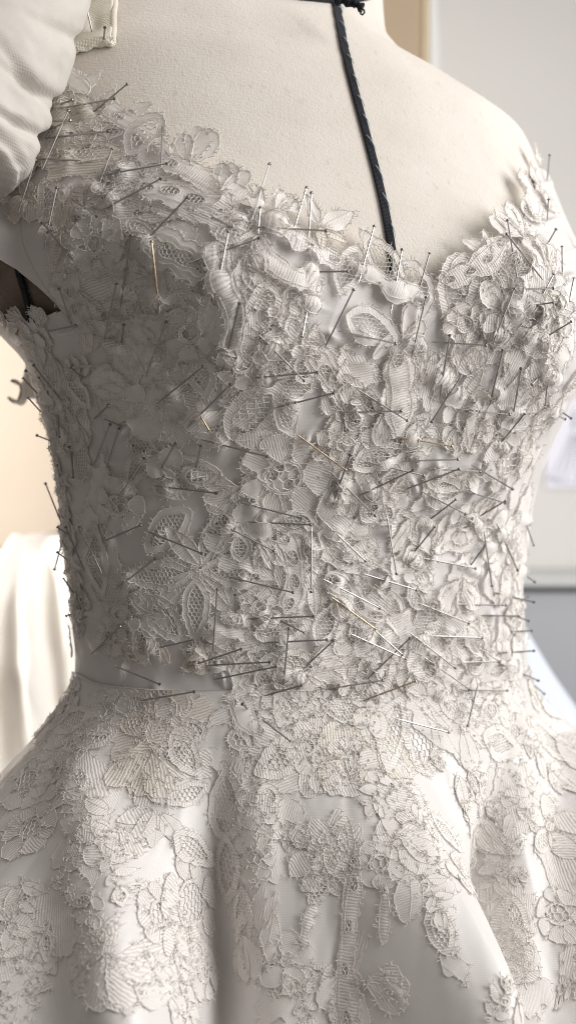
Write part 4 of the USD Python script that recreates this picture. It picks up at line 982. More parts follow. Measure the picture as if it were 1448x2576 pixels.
# lace laid on the bodice: kind, picture point of its base or centre, length, direction in degrees, options
c_ = {'mat': 'lace_cream'}
BODICE = [
 ('patch', 100, 300, 170, 20, c_), ('patch', 200, 400, 180, 0, c_), ('patch', 400, 500, 200, -25), ('patch', 230, 600, 190, 60), ('patch', 430, 640, 200, -40), ('patch', 350, 760, 190, 20), ('patch', 200, 780, 140, -60), ('patch', 460, 850, 170, 10), ('patch', 340, 1000, 200, 10), ('patch', 560, 780, 190, 85, {'amp': 1.4, 'w': .5}), ('patch', 690, 760, 190, -30, {'amp': 1.4}), ('patch', 650, 900, 170, 60, {'amp': 1.3}), ('patch', 780, 880, 200, -30, {'amp': 1.3}), ('patch', 880, 950, 150, -50, {'amp': 1.3}),
 ('patch', 1000, 940, 190, 85, {'amp': 1.6, 'rib': 1.57}), ('patch', 1075, 970, 150, 80, {'amp': 1.6}), ('patch', 1000, 1050, 170, -80, {'amp': 1.5}), ('patch', 1260, 830, 200, 60, {'amp': 1.6}), ('patch', 1290, 940, 200, 70, {'amp': 1.6}), ('patch', 1390, 880, 180, 80, {'amp': 1.4}), ('patch', 1360, 700, 180, 80), ('patch', 1290, 650, 150, 30), ('patch', 1180, 800, 150, 20), ('patch', 1260, 1110, 190, 80), ('patch', 1180, 1080, 150, 60), ('patch', 880, 1130, 180, 20, {'amp': 1.2}), ('patch', 960, 1260, 180, -20, {'amp': 1.2}), ('patch', 700, 1190, 200, 20), ('patch', 570, 1060, 170, 40), ('patch', 600, 1380, 180, -20, {'amp': 1.3}), ('patch', 740, 1430, 200, -70, {'amp': 1.4}), ('patch', 660, 1540, 160, 10), ('patch', 1040, 1440, 190, 70, {'amp': 1.4}), ('patch', 1180, 1330, 170, 20, {'amp': 1.3}), ('patch', 1260, 1420, 180, 85, {'amp': 1.3}), ('patch', 900, 1520, 180, -40, {'amp': 1.4}), ('patch', 980, 1600, 170, 20), ('patch', 1150, 1600, 190, -40, {'amp': 1.3}), ('patch', 1270, 1600, 150, 90), ('patch', 830, 1660, 170, 30), ('patch', 1090, 1690, 180, 0), ('patch', 960, 1705, 180, 0), ('patch', 660, 1700, 170, 10), ('patch', 800, 1715, 190, 0), ('patch', 1230, 1700, 190, 0), ('flower', 700, 1720, 110, 0), ('leaf', 600, 1720, 120, 10), ('flower', 900, 1725, 110, 20), ('leaf', 1010, 1720, 110, 0), ('patch', 1090, 1725, 180, 0), ('patch', 850, 1340, 170, -40, {'amp': 1.3}), ('leaf', 800, 1330, 130, -50), ('flower', 870, 1400, 120, 20), ('spray', 930, 1330, 130, -100), ('solid', 980, 1390, 100, 60), ('leaf', 1060, 1190, 120, -10), ('patch', 1100, 1230, 150, 20), ('leaf', 990, 1110, 110, 30), ('flower', 890, 1010, 110, 0), ('patch', 420, 1480, 200, 10), ('patch', 280, 1470, 190, 85), ('patch', 250, 1260, 190, 70), ('patch', 190, 1050, 180, 85), ('patch', 420, 1180, 170, 20), ('patch', 560, 1620, 150, 10), ('patch', 170, 1350, 150, 85), ('patch', 1315, 1190, 150, 85), ('patch', 1308, 1300, 150, 80), ('patch', 1303, 1410, 150, 90), ('patch', 1298, 1510, 140, 85), ('patch', 1300, 1620, 140, 95), ('patch', 1330, 1090, 130, 70), ('patch', 130, 350, 170, 30, c_), ('patch', 60, 430, 170, 40, c_), ('patch', 290, 470, 180, 10), ('patch', 210, 300, 160, -40, c_), ('patch', 330, 560, 170, 0), ('patch', 170, 520, 150, 70, c_), ('patch', 160, 660, 140, 80), ('patch', 260, 720, 170, 10), ('patch', 330, 880, 170, 0), ('patch', 480, 950, 170, 30), ('patch', 450, 740, 170, -30), ('patch', 110, 870, 150, 60), ('patch', 92, 900, 110, -60), ('patch', 118, 975, 120, 80), ('patch', 130, 1080, 130, 85), ('patch', 150, 1210, 120, 85),
 ('strip', 310, 305, 60, 0, {'path': [(228, 252), (330, 315), (412, 390)], 'amp': 1.5}), ('strip', 700, 590, 56, 0, {'path': [(622, 535), (700, 588), (785, 622), (865, 655)], 'amp': 1.9, 'lift': .05, 'liftdir': 60}), ('strip', 930, 690, 50, 0, {'path': [(860, 655), (930, 695), (1000, 722), (1060, 722)], 'amp': 1.4, 'holes': 0}), ('strip', 1200, 660, 60, 0, {'path': [(1090, 722), (1170, 690), (1240, 640), (1290, 590)], 'amp': 1.5}), ('strip', 1330, 520, 56, 0, {'path': [(1300, 590), (1330, 530), (1350, 460), (1355, 400)], 'amp': 1.5, 'holes': 0}),
 ('strip', 190, 215, 52, 0, {'path': [(140, 172), (185, 205), (232, 250)], 'holes': 0, 'lift': .05, 'liftdir': 50}),
 ('flower', 130, 275, 110, 20, c_), ('solid', 95, 320, 95, 15, c_), ('spray', 60, 350, 120, -50, c_), ('leaf', 175, 392, 110, 5, {'w': .45, **c_}), ('solid', 215, 285, 85, -40, c_), ('flower', 250, 330, 95, 60),
 ('leaf', 322, 398, 105, 58, {'w': .72, 'shape': 'round', 'lift': .22, 'liftdir': 60, 'cell': .003, 'mat': 'lace_dense'}), ('solid', 318, 292, 70, 18, {'lift': .26, 'liftdir': 60, 'mat': 'lace_dense'}), ('solid', 205, 232, 64, 40, {'lift': .2, 'liftdir': 60, 'mat': 'lace_dense'}), ('solid', 262, 278, 58, 70, {'lift': .2, 'mat': 'lace_dense'}), ('solid', 425, 395, 60, 60, {'lift': .2, 'mat': 'lace_dense'}), ('fan', 555, 490, 90, 60, {'n': 3, 'lift': .2, 'mat': 'lace_dense'}), ('fan', 478, 425, 112, 74, {'n': 3, 'spread': .3, 'lift': .24, 'liftdir': 70, 'mat': 'lace_dense'}),
 ('strip', 520, 465, 74, 0, {'path': [(405, 385), (470, 425), (545, 472), (625, 530)], 'holes': 0, 'lift': .10, 'liftdir': 60}),
 ('strip', 480, 505, 92, 0, {'path': [(330, 462), (420, 478), (500, 510), (590, 545)], 'amp': 1.2}),
 ('solid', 60, 450, 90, -60, c_), ('fan', 80, 480, 100, -105, {'n': 3, **c_}), ('spray', 130, 520, 110, -80, c_), ('solid', 155, 590, 75, -120, c_), ('flower', 60, 420, 90, 0, c_), ('net', 300, 440, 130, 20),
 ('rose', 240, 615, 140, 80, {'n': 8, 'c': .34}), ('spray', 250, 500, 90, 75), ('leaf', 320, 560, 80, -25), ('flower', 165, 690, 80, 30), ('solid', 330, 470, 80, -140),
 ('strip', 450, 640, 110, 0, {'path': [(360, 600), (440, 640), (540, 690)], 'amp': 1.2}), ('fan', 400, 650, 120, -60, {'n': 4}), ('flower', 340, 745, 120, 10), ('fan', 200, 730, 90, -80, {'n': 3}), ('leaf', 400, 800, 110, 15, {'w': .6, 'shape': 'round'}),
 ('rose', 480, 835, 120, 10), ('fan', 215, 800, 100, -70, {'n': 3}), ('solid', 310, 800, 90, -150), ('spray', 240, 920, 110, 170),
 ('flower', 345, 985, 220, 35, {'n': 6, 'win': .2}), ('leaf', 520, 1000, 110, 95, {'w': .55, 'shape': 'round'}), ('solid', 400, 950, 100, 10), ('fan', 400, 1010, 120, -45, {'n': 4}), ('solid', 330, 965, 120, 165), ('fan', 200, 1050, 80, -110, {'n': 3}),
 ('strip', 585, 800, 60, 0, {'path': [(560, 610), (565, 700), (590, 790), (580, 890)], 'amp': 1.7, 'holes': 0}), ('fan', 620, 640, 95, -80, {'n': 3, 'amp': 1.5}), ('flower', 680, 780, 130, 0, {'amp': 1.6}), ('leaf', 640, 830, 105, 70, {'shape': 'round', 'w': .6}), ('rose', 610, 910, 110, 20), ('strip', 700, 690, 60, 0, {'path': [(640, 600), (690, 680), (760, 700), (800, 650)], 'amp': 1.8, 'holes': 0}),
 ('solid', 805, 574, 98, 28, {'w': .48, 'lift': .16, 'liftdir': 60, 'mat': 'lace_dense'}), ('solid', 800, 572, 84, 112, {'w': .42, 'lift': .16, 'liftdir': 100, 'mat': 'lace_dense'}), ('solid', 812, 580, 66, -18, {'w': .42, **c_}), ('solid', 800, 582, 60, -100, {'w': .5, **c_}), ('patch', 555, 560, 150, -30, {'amp': 1.3}), ('leaf', 540, 600, 110, 20), ('solid', 640, 540, 75, 75, {'lift': .18}), ('fan', 690, 545, 80, 50, {'n': 3, 'lift': .15, 'liftdir': 70}),
 ('leaf', 845, 745, 115, 75, {'w': .5, 'shape': 'round'}), ('leaf', 1010, 745, 170, 128, {'w': .42}), ('solid', 1000, 720, 85, 95), ('leaf', 860, 790, 150, -12, {'w': .48}), ('flower', 760, 740, 90, 30), ('fan', 1005, 850, 95, 60, {'n': 3, 'amp': 1.6}),
 ('leaf', 1060, 800, 120, 100, {'w': .55, 'shape': 'round', 'cell': .0028}), ('leaf', 1120, 810, 150, 75, {'w': .58, 'shape': 'round', 'cell': .0028}), ('rose', 1165, 815, 95, 0, {'cell': .003}), ('net', 1185, 690, 150, 10, {'w': .6}),
 ('solid', 1222, 640, 78, 157, {'lift': .14, 'liftdir': 120}), ('solid', 1222, 640, 58, 95, {'lift': .14, 'liftdir': 100}), ('solid', 1220, 645, 70, 200), ('leaf', 1215, 655, 90, -40),
 ('fan', 1310, 610, 110, 120, {'n': 4, 'lift': .14, 'liftdir': 120}), ('leaf', 1330, 560, 100, 60), ('spray', 1350, 640, 120, 80), ('solid', 1345, 480, 70, 100, {'lift': .1}), ('solid', 1352, 420, 62, 88, {'lift': .1}), ('fan', 1375, 530, 80, 60, {'n': 3}),
 ('flower', 1265, 770, 130, 15, {'amp': 1.6}), ('fan', 1240, 880, 110, 60, {'n': 4, 'amp': 1.7}), ('rose', 1330, 800, 130, 30, {'amp': 1.4}), ('fan', 1300, 930, 120, -60, {'n': 4, 'amp': 1.6}), ('leaf', 1270, 960, 120, 80, {'shape': 'round'}), ('flower', 1370, 900, 130, 0, {'amp': 1.5}), ('fan', 1200, 950, 95, 120, {'n': 3}), ('spray', 1370, 720, 120, -80), ('net', 1290, 690, 130, 60), ('solid', 1150, 925, 70, 115), ('solid', 1150, 1000, 90, 60), ('flower', 1400, 800, 110, 40, {'amp': 1.4}), ('leaf', 1410, 1000, 110, 80),
 ('strip', 1000, 950, 100, 0, {'path': [(975, 870), (990, 940), (1010, 1010), (1030, 1100)], 'amp': 2.0, 'holes': 0}), ('fan', 1080, 1000, 120, 85, {'n': 3, 'amp': 1.8}), ('fan', 960, 1020, 95, -70, {'n': 3, 'amp': 1.4}), ('fan', 1040, 1060, 100, -85, {'n': 3, 'amp': 1.6}),
 ('flower', 740, 880, 150, 20, {'win': .7, 'amp': 1.3}), ('fan', 830, 930, 130, -40, {'n': 4, 'amp': 1.4}), ('leaf', 905, 960, 110, -75), ('solid', 930, 900, 80, 50), ('strip', 800, 930, 75, 0, {'path': [(760, 870), (820, 930), (880, 990), (920, 1040)], 'amp': 1.6}),
 ('leaf', 570, 1100, 165, 42, {'w': .55, 'net': 'square', 'cell': .0034}), ('rose', 708, 1195, 190, 0, {'n': 7, 'c': .46, 'cell': .0052}), ('solid', 590, 1105, 150, 5, {'w': .35}), ('solid', 560, 1110, 85, 165), ('leaf', 560, 1190, 90, 175, {'net': 'square', 'w': .6}), ('fan', 600, 1220, 110, 200, {'n': 3}), ('flower', 430, 1190, 120, 20), ('solid', 400, 1200, 80, -50),
 ('leaf', 505, 1430, 175, -4, {'w': .36, 'sc': .1}), ('leaf', 495, 1440, 165, 187, {'w': .36, 'sc': .1}), ('leaf', 495, 1450, 140, -92, {'w': .42}), ('solid', 500, 1440, 150, 222, {'w': .45, 'sc': .1}), ('solid', 505, 1425, 140, 125, {'w': .35}), ('leaf', 510, 1420, 150, 75, {'w': .3}), ('solid', 510, 1450, 110, -50),
 ('spray', 150, 980, 110, -80), ('fan', 140, 900, 90, -100, {'n': 3}), ('flower', 150, 1090, 100, 0), ('spray', 165, 1180, 120, -85), ('solid', 160, 1230, 90, 100), ('fan', 175, 1300, 90, -95, {'n': 3}), ('spray', 190, 1380, 120, -85), ('flower', 200, 1500, 100, 0), ('spray', 205, 1620, 120, 95), ('solid', 190, 1650, 80, 120), ('fan', 60, 815, 56, 90, {'n': 4}), ('fan', 112, 815, 58, 80, {'n': 4}), ('fan', 25, 815, 50, 95, {'n': 3}), ('flower', 90, 860, 110, 0),
 ('rose', 300, 1270, 120, 0), ('leaf', 260, 1500, 160, 95, {'w': .36}), ('rose', 280, 1600, 90, 0), ('flower', 345, 1632, 70, 20, c_), ('leaf', 330, 1490, 90, -30, {'net': 'hex'}), ('flower', 495, 1655, 70, 0, c_), ('solid', 400, 1620, 60, -60, c_),
 ('net', 680, 1400, 120, 70, {'net': 'square', 'cell': .0026}), ('spray', 760, 1290, 150, -85, {'n': 3}), ('strip', 720, 1410, 70, 0, {'path': [(690, 1330), (735, 1400), (740, 1480), (700, 1540)], 'amp': 1.5}), ('fan', 650, 1350, 120, -60, {'n': 3}), ('solid', 785, 1470, 80, -85), ('leaf', 640, 1600, 120, 20, {'w': .5}), ('leaf', 620, 1640, 100, -15),
 ('rose', 875, 1085, 120, 0, {'c': .5}), ('flower', 830, 1110, 90, 10), ('leaf', 880, 1170, 120, 30), ('fan', 840, 1210, 110, -80, {'n': 3, 'amp': 1.5}), ('flower', 960, 1240, 150, 10, {'win': .6}), ('leaf', 1005, 1275, 105, -70, {'w': .7, 'shape': 'round'}), ('leaf', 1060, 1240, 120, 10, {'w': .6}), ('solid', 960, 1160, 110, 5), ('fan', 1020, 1150, 100, 60, {'n': 3, 'amp': 1.4}), ('solid', 905, 1290, 70, -90, {'shape': 'round', 'w': .8}),
 ('rose', 1170, 1050, 130, 20, {'c': .48}), ('flower', 1195, 1090, 90, 0), ('leaf', 1110, 1120, 110, 30), ('solid', 1170, 1130, 110, 110, {'w': .3}), ('leaf', 1245, 1060, 110, 30, {'net': 'square', 'shape': 'round', 'w': .7}), ('rose', 1275, 1160, 150, 0, {'c': .5, 'cell': .0046}), ('solid', 1180, 1180, 80, -60), ('fan', 1240, 1230, 90, -100, {'n': 3}),
 ('fan', 1080, 1400, 120, 80, {'n': 4, 'amp': 1.5}), ('rose', 1165, 1310, 100, 0), ('flower', 1245, 1340, 120, 30), ('spray', 1020, 1390, 120, -70), ('flower', 1020, 1450, 140, 0, {'amp': 1.5}), ('leaf', 975, 1480, 110, -80), ('strip', 880, 1470, 70, 0, {'path': [(800, 1450), (850, 1470), (910, 1530), (960, 1560)], 'amp': 1.5}), ('fan', 1150, 1450, 110, -100, {'n': 4, 'amp': 1.5}), ('spray', 1280, 1480, 120, 90), ('leaf', 1160, 1560, 110, -50, {'w': .45}), ('solid', 1200, 1550, 95, -65),
 ('leaf', 835, 1640, 130, 35, {'w': .62, 'shape': 'round'}), ('leaf', 790, 1620, 100, 60), ('fan', 760, 1690, 110, 0, {'n': 3}), ('solid', 820, 1690, 90, 150), ('rose', 945, 1690, 110, 0), ('rose', 1060, 1680, 120, 0, {'c': .5}), ('leaf', 1110, 1650, 110, 20, {'w': .6}), ('solid', 1060, 1590, 120, -40), ('flower', 1220, 1640, 110, 10), ('solid', 1130, 1720, 80, -40), ('solid', 1190, 1700, 75, -90), ('fan', 1290, 1600, 90, 100, {'n': 3}), ('flower', 880, 1560, 100, 0), ('leaf', 700, 1650, 90, 200),
]
BARE = [[(20, 540), (90, 545), (140, 600), (150, 700), (135, 770), (60, 720), (0, 660)], [(560, 590), (620, 605), (635, 720), (590, 740), (575, 660)], [(300, 1240), (430, 1235), (420, 1310), (340, 1375), (290, 1330)], [(225, 1640), (420, 1650), (470, 1725), (300, 1720)],
        [(260, 870), (400, 880), (330, 905), (250, 920)], [(620, 960), (560, 980), (540, 1020)], [(1090, 850), (1210, 850), (1200, 900), (1100, 920)], [(770, 1000), (810, 1000), (800, 1080), (760, 1060)], [(1080, 1430), (1120, 1440), (1130, 1500), (1080, 1490)], [(790, 1520), (840, 1520), (820, 1580), (770, 1570)]]
SKIRT = [
 ('rose', 180, 1755, 90, 0), ('rose', 270, 1790, 110, 30), ('leaf', 140, 1830, 130, 30), ('rose', 70, 1965, 150, 10, {'c': .4, 'cell': .003}), ('rose', 80, 2085, 140, 0, {'c': .4, 'cell': .003}), ('spray', 220, 1980, 200, -85), ('spray', 180, 1900, 150, -60), ('flower', 380, 1790, 130, 0, {'mat': 'lace_cream'}), ('patch', 440, 1800, 190, 20, {'mat': 'lace_cream', 'amp': 1.5}), ('patch', 350, 1920, 130, 40, {'amp': 3, 'w': .6, 'mat': 'lace_cream', 'rib': .9}), ('fan', 385, 1890, 120, -100, {'n': 3, 'amp': 2, 'mat': 'lace_cream'}), ('fan', 375, 1950, 90, -70, {'n': 3, 'amp': 2}), ('patch', 450, 1900, 150, -40, {'amp': 1.8}), ('leaf', 430, 1850, 110, -50), ('patch', 340, 1850, 150, 20, {'amp': 1.5, 'mat': 'lace_cream'}),
 ('solid', 385, 2040, 80, 200, {'w': .5}), ('solid', 395, 2050, 80, -100, {'w': .5}), ('solid', 410, 2050, 90, -65, {'w': .5}), ('solid', 400, 2040, 90, -130, {'w': .5}), ('leaf', 420, 2020, 100, 15), ('leaf', 440, 2090, 120, -60, {'w': .5}), ('fan', 300, 2080, 110, -110, {'n': 3, 'amp': 1.4}),
 ('rose', 480, 2270, 170, 0, {'c': .6, 'cell': .0034}), ('rose', 400, 2300, 120, 20, {'c': .5, 'cell': .0032}), ('rose', 460, 2370, 130, 0, {'c': .5, 'cell': .0032}), ('rose', 510, 2440, 120, 0, {'c': .5, 'cell': .003}), ('rose', 460, 2530, 130, 0), ('fan', 430, 2400, 100, -40, {'n': 3}),
 ('flower', 640, 1890, 130, 0, {'win': .8, 'cell': .003}), ('leaf', 640, 1950, 130, 30, {'shape': 'round', 'w': .6, 'cell': .003}), ('leaf', 700, 1830, 120, 60, {'shape': 'round', 'w': .6, 'cell': .003}), ('rose', 770, 1880, 110, 0), ('leaf', 570, 1930, 150, -85, {'shape': 'round'}), ('solid', 600, 2010, 110, -10), ('solid', 590, 2050, 120, -30), ('leaf', 570, 2100, 140, -80, {'cell': .003}), ('rose', 640, 2160, 120, 0, {'c': .36}), ('leaf', 610, 2230, 120, -80), ('flower', 680, 2060, 140, 20), ('fan', 610, 2350, 120, -70, {'n': 3}), ('solid', 690, 2300, 110, -100), ('flower', 720, 2420, 130, 10),
 ('patch', 855, 1840, 190, 85, {'amp': 2.6, 'mat': 'lace_cream', 'rib': 1.57}), ('patch', 950, 1880, 200, -60, {'amp': 2.6, 'mat': 'lace_cream', 'rib': 1.2}), ('patch', 890, 1930, 150, 10, {'amp': 2.2, 'mat': 'lace_cream'}), ('patch', 1000, 1960, 160, -60, {'amp': 2}), ('patch', 1020, 2080, 190, -65, {'amp': 2}), ('patch', 1070, 2200, 160, -65, {'amp': 2}), ('patch', 830, 2130, 170, 60, {'amp': 1.5}), ('patch', 1190, 2030, 160, 80, {'amp': 2}), ('patch', 1150, 1850, 180, -50, {'amp': 1.6}), ('patch', 650, 2120, 200, 80), ('patch', 590, 1980, 170, 80), ('patch', 690, 1960, 150, 20), ('patch', 80, 2020, 200, 80), ('patch', 200, 1950, 200, -60), ('patch', 110, 1880, 150, 40), ('patch', 200, 2100, 220, -80), ('patch', 120, 2350, 250, -75), ('patch', 230, 2430, 200, -70), ('patch', 50, 2500, 170, 20), ('patch', 480, 2400, 200, -80), ('patch', 330, 2490, 150, -40), ('patch', 640, 2330, 200, 80), ('patch', 720, 2480, 200, 60), ('patch', 1290, 1800, 200, -50), ('patch', 1380, 1900, 180, -60), ('patch', 1280, 2000, 200, -85), ('patch', 1290, 2300, 220, -85), ('patch', 1330, 2480, 200, 80), ('patch', 1400, 2150, 200, -80), ('patch', 240, 1800, 180, 30), ('patch', 720, 1830, 150, 0), ('patch', 880, 2430, 170, 80, {'w': .4}), ('net', 880, 1770, 150, 0), ('leaf', 960, 1870, 110, -80, {'w': .6}), ('fan', 800, 1900, 110, -90, {'n': 3, 'amp': 1.5}), ('leaf', 1040, 1740, 150, -85, {'w': .55, 'shape': 'round', 'cell': .003}), ('leaf', 1010, 1750, 150, -120, {'w': .4}), ('solid', 1060, 1750, 130, -50), ('rose', 720, 1790, 120, 0, {'c': .5}), ('solid', 610, 1760, 90, -100), ('solid', 640, 1770, 70, -40), ('strip', 640, 1745, 46, 0, {'path': [(585, 1745), (610, 1790), (650, 1820)], 'holes': 0}),
 ('spray', 1000, 1960, 150, -70, {'amp': 1.6}), ('flower', 1010, 2060, 150, 0, {'amp': 1.6}), ('fan', 1000, 2100, 130, -60, {'n': 4, 'amp': 1.6}), ('leaf', 1080, 2050, 120, -70), ('spray', 1060, 2190, 140, -70, {'amp': 1.4}), ('solid', 1030, 2200, 130, -90, {'w': .5}), ('leaf', 1080, 2280, 110, -70),
 ('spray', 860, 2060, 200, -100, {'n': 3, 'amp': 1.4}), ('leaf', 830, 2200, 120, 70, {'w': .5}), ('flower', 790, 2140, 140, 0), ('strip', 870, 2400, 60, 0, {'path': [(885, 2200), (875, 2300), (870, 2400), (880, 2500), (900, 2580)], 'amp': 1.8}), ('strip', 950, 2330, 36, 0, {'path': [(960, 2230), (962, 2300), (970, 2370)], 'amp': 1.3, 'holes': 0}), ('fan', 900, 2480, 130, -120, {'n': 4, 'amp': 1.6}), ('fan', 920, 2470, 110, 0, {'n': 3, 'amp': 1.4}), ('strip', 990, 2500, 40, 0, {'path': [(960, 2480), (1000, 2490), (1015, 2540)], 'holes': 0}), ('spray', 930, 2180, 150, 190, {'n': 2}), ('strip', 790, 2330, 34, 0, {'path': [(800, 2280), (780, 2310), (760, 2380)], 'holes': 0}),
 ('flower', 1200, 2010, 120, 10, {'amp': 1.5}), ('fan', 1200, 2050, 130, -80, {'n': 4, 'amp': 1.8}), ('leaf', 1210, 1850, 140, -30, {'net': 'square', 'w': .6}), ('fan', 1160, 1820, 130, -50, {'n': 4}), ('solid', 1150, 1950, 90, -100), ('flower', 1160, 2200, 110, 0), ('leaf', 1170, 2195, 90, 10), ('leaf', 1200, 2215, 190, -85, {'net': 'square', 'w': .5, 'cell': .0026, 'shape': 'fan'}), ('spray', 1230, 2200, 110, 10), ('fan', 1190, 2440, 110, -80, {'n': 3}),
 ('rose', 800, 1775, 120, 0), ('leaf', 850, 1765, 120, -20, {'shape': 'round', 'w': .6}), ('flower', 930, 1775, 120, 0), ('leaf', 1100, 1760, 120, -30), ('rose', 1170, 1765, 120, 0), ('flower', 1250, 1760, 130, 0), ('leaf', 690, 1765, 110, -100), ('patch', 760, 1780, 200, 0), ('patch', 1120, 1770, 220, 0), ('patch', 1270, 1745, 170, -20), ('patch', 620, 1775, 150, 20),
 ('spray', 1300, 1830, 170, -50), ('flower', 1350, 1750, 120, 0), ('leaf', 1330, 1810, 150, -45), ('fan', 1390, 1850, 120, -60, {'n': 3}), ('spray', 1270, 2100, 150, -90), ('leaf', 1290, 2250, 140, -90), ('flower', 1280, 2400, 130, 0), ('spray', 1330, 2500, 150, 100), ('rose', 1400, 2300, 130, 0), ('flower', 1380, 2080, 130, 0),
 ('spray', 60, 2200, 160, -70), ('spray', 140, 2300, 220, -100), ('fan', 270, 2400, 170, -65, {'n': 4, 'amp': 1.5}), ('fan', 330, 2480, 130, -30, {'n': 4, 'amp': 1.5}), ('spray', 180, 2500, 170, 80), ('flower', 60, 2430, 150, 0), ('strip', 392, 2450, 46, 0, {'path': [(372, 2380), (395, 2440), (415, 2520), (430, 2580)], 'holes': 0}), ('spray', 240, 2230, 150, -80), ('flower', 250, 2120, 110, 20),
]
SBARE = [[(520, 1760), (600, 1770), (640, 1850), (590, 1890), (525, 1860)], [(300, 2000), (330, 2010), (340, 2100), (290, 2060)], [(305, 2180), (360, 2170), (400, 2360), (440, 2576), (380, 2576), (330, 2380)], [(350, 2140), (430, 2140), (430, 2230), (360, 2240)], [(0, 2120), (70, 2130), (80, 2230), (0, 2260)], [(780, 1950), (830, 1960), (830, 2030), (780, 2040)], [(790, 2200), (860, 2190), (870, 2340), (800, 2400), (720, 2300)], [(960, 2380), (1080, 2330), (1200, 2576), (1030, 2576), (900, 2420)], [(1100, 1900), (1150, 1960), (1160, 2080), (1110, 2120), (1080, 2000)], [(1200, 2130), (1290, 2120), (1290, 2180), (1210, 2190)], [(900, 2010), (960, 2020), (970, 2100), (890, 2090)]]


def fill(specs, bare, zone, seed, n_try, gap, kinds, dmax, size=(60, 110)):
    rng = np.random.default_rng(seed)
    pts = [(s[1], s[2], s[3]) for s in specs if s[0] not in ('strip', 'patch')] + [(p[0], p[1], 60) for s in specs if s[0] == 'strip' for p in s[5]['path']]
    pts += [tuple(q / 2) + (20,) for q in []]
    zp = Polygon(zone); bp = [Polygon(b) for b in bare]
    # leaves start at their base: count their middle
    mid = []
    for s in specs:
        if s[0] == 'patch': continue
        if s[0] == 'strip': mid += [(p[0], p[1], s[3]) for p in s[5]['path']]; continue
        a = math.radians(s[4]); k = .5 * s[3] if s[0] in ('leaf', 'solid', 'spray', 'fan') else 0
        mid.append((s[1] + k * math.cos(a), s[2] - k * math.sin(a), s[3]))
    out = []
    for _ in range(n_try):
        x, y = rng.uniform(zp.bounds[0], zp.bounds[2]), rng.uniform(zp.bounds[1], zp.bounds[3])
        P = Point(x, y)
        if not zp.contains(P) or any(b.contains(P) for b in bp): continue
        if any((x - a) ** 2 + (y - b) ** 2 < (gap + .25 * c) ** 2 for a, b, c in mid): continue
        k = kinds[int(rng.integers(len(kinds)))]; sz = rng.uniform(*size); an = rng.uniform(0, 360)
        kk = .5 * sz if k in ('leaf', 'solid', 'spray', 'fan') else 0
        out.append((k, x - kk * math.cos(math.radians(an)), y + kk * math.sin(math.radians(an)), sz, an, {'n': 3} if k in ('fan', 'spray') else {}))
        mid.append((x, y, sz))
        if len(out) >= dmax: break
    return out


ZONE_B = [(150, 190), (230, 270), (400, 400), (640, 560), (800, 650), (1000, 740), (1060, 740), (1170, 690), (1290, 610), (1340, 560), (1440, 660), (1445, 980), (1340, 1120), (1310, 1300), (1300, 1690), (1000, 1725), (600, 1730), (330, 1725), (210, 1680), (180, 1400), (140, 1100), (120, 940), (20, 830), (140, 800), (160, 600), (30, 400), (60, 250)]
ZONE_S = [(180, 1720), (330, 1750), (600, 1755), (1000, 1750), (1330, 1715), (1440, 1920), (1440, 2570), (10, 2570), (10, 1890)]
BODICE += fill(BODICE, BARE, ZONE_B, 5, 6000, 26, ['flower', 'leaf', 'patch', 'patch', 'fan', 'rose', 'net', 'leaf'], 34, (90, 150))
SKIRT += fill(SKIRT, SBARE, ZONE_S, 6, 8000, 30, ['flower', 'leaf', 'patch', 'spray', 'spray', 'rose', 'leaf'], 26, (90, 150))

AREAS = [('on the strap below the stuffed arm', lambda x, y: x < 300 and y < 640), ('along the left slope of the neckline', lambda x, y: x < 700 and y < 640 and x - y < 330), ('at the neckline left of the tape', lambda x, y: x < 985 and y < 790),
         ('at the neckline right of the tape', lambda x, y: x < 1190 and y < 850), ('at the right end of the neckline', lambda x, y: y < 690), ('at the left edge of the bodice', lambda x, y: x < 250 and y < 1720), ('on the shaded left bust', lambda x, y: x < 570 and y < 1080), ('on the inner left bust', lambda x, y: x < 800 and y < 1000),
         ('between the busts', lambda x, y: x < 1080 and y < 1010), ('on the right bust', lambda x, y: y < 1030), ('on the shaded left ribs', lambda x, y: x < 570 and y < 1380), ('on the middle ribs', lambda x, y: x < 960 and y < 1380), ('on the right ribs', lambda x, y: y < 1380),
         ('on the shaded left waist', lambda x, y: x < 570 and y < 1740), ('on the middle of the waist', lambda x, y: x < 960 and y < 1740), ('on the right of the waist', lambda x, y: y < 1745), ('on the skirt', lambda x, y: True)]
ORD = ['topmost', 'second', 'third', 'fourth', 'fifth', 'sixth', 'seventh', 'eighth', 'ninth', 'tenth', 'eleventh', 'twelfth', 'thirteenth', 'fourteenth', 'fifteenth', 'sixteenth', 'seventeenth', 'eighteenth', 'nineteenth', 'twentieth']


def area(x, y):
    for nme, f in AREAS:
        if f(x, y): return nme


def rank_labels(items, plural):
    """items: (prim, x, y, descriptor, area); within one descriptor and area they are told apart from the top down"""
    groups = {}
    for it in items: groups.setdefault((it[3], it[4]), []).append(it)
    for (d, a), g in groups.items():
        g.sort(key=lambda i: i[2])
        for i, it in enumerate(g):
            if len(g) == 1: l = f'{d} {a}'
            elif i == 0: l = f'{d} {a}, topmost'
            elif i == len(g) - 1: l = f'{d} {a}, lowest'
            else: l = f'{d} {a}, {ORD[i]} down'
            tag(it[0], label=l)


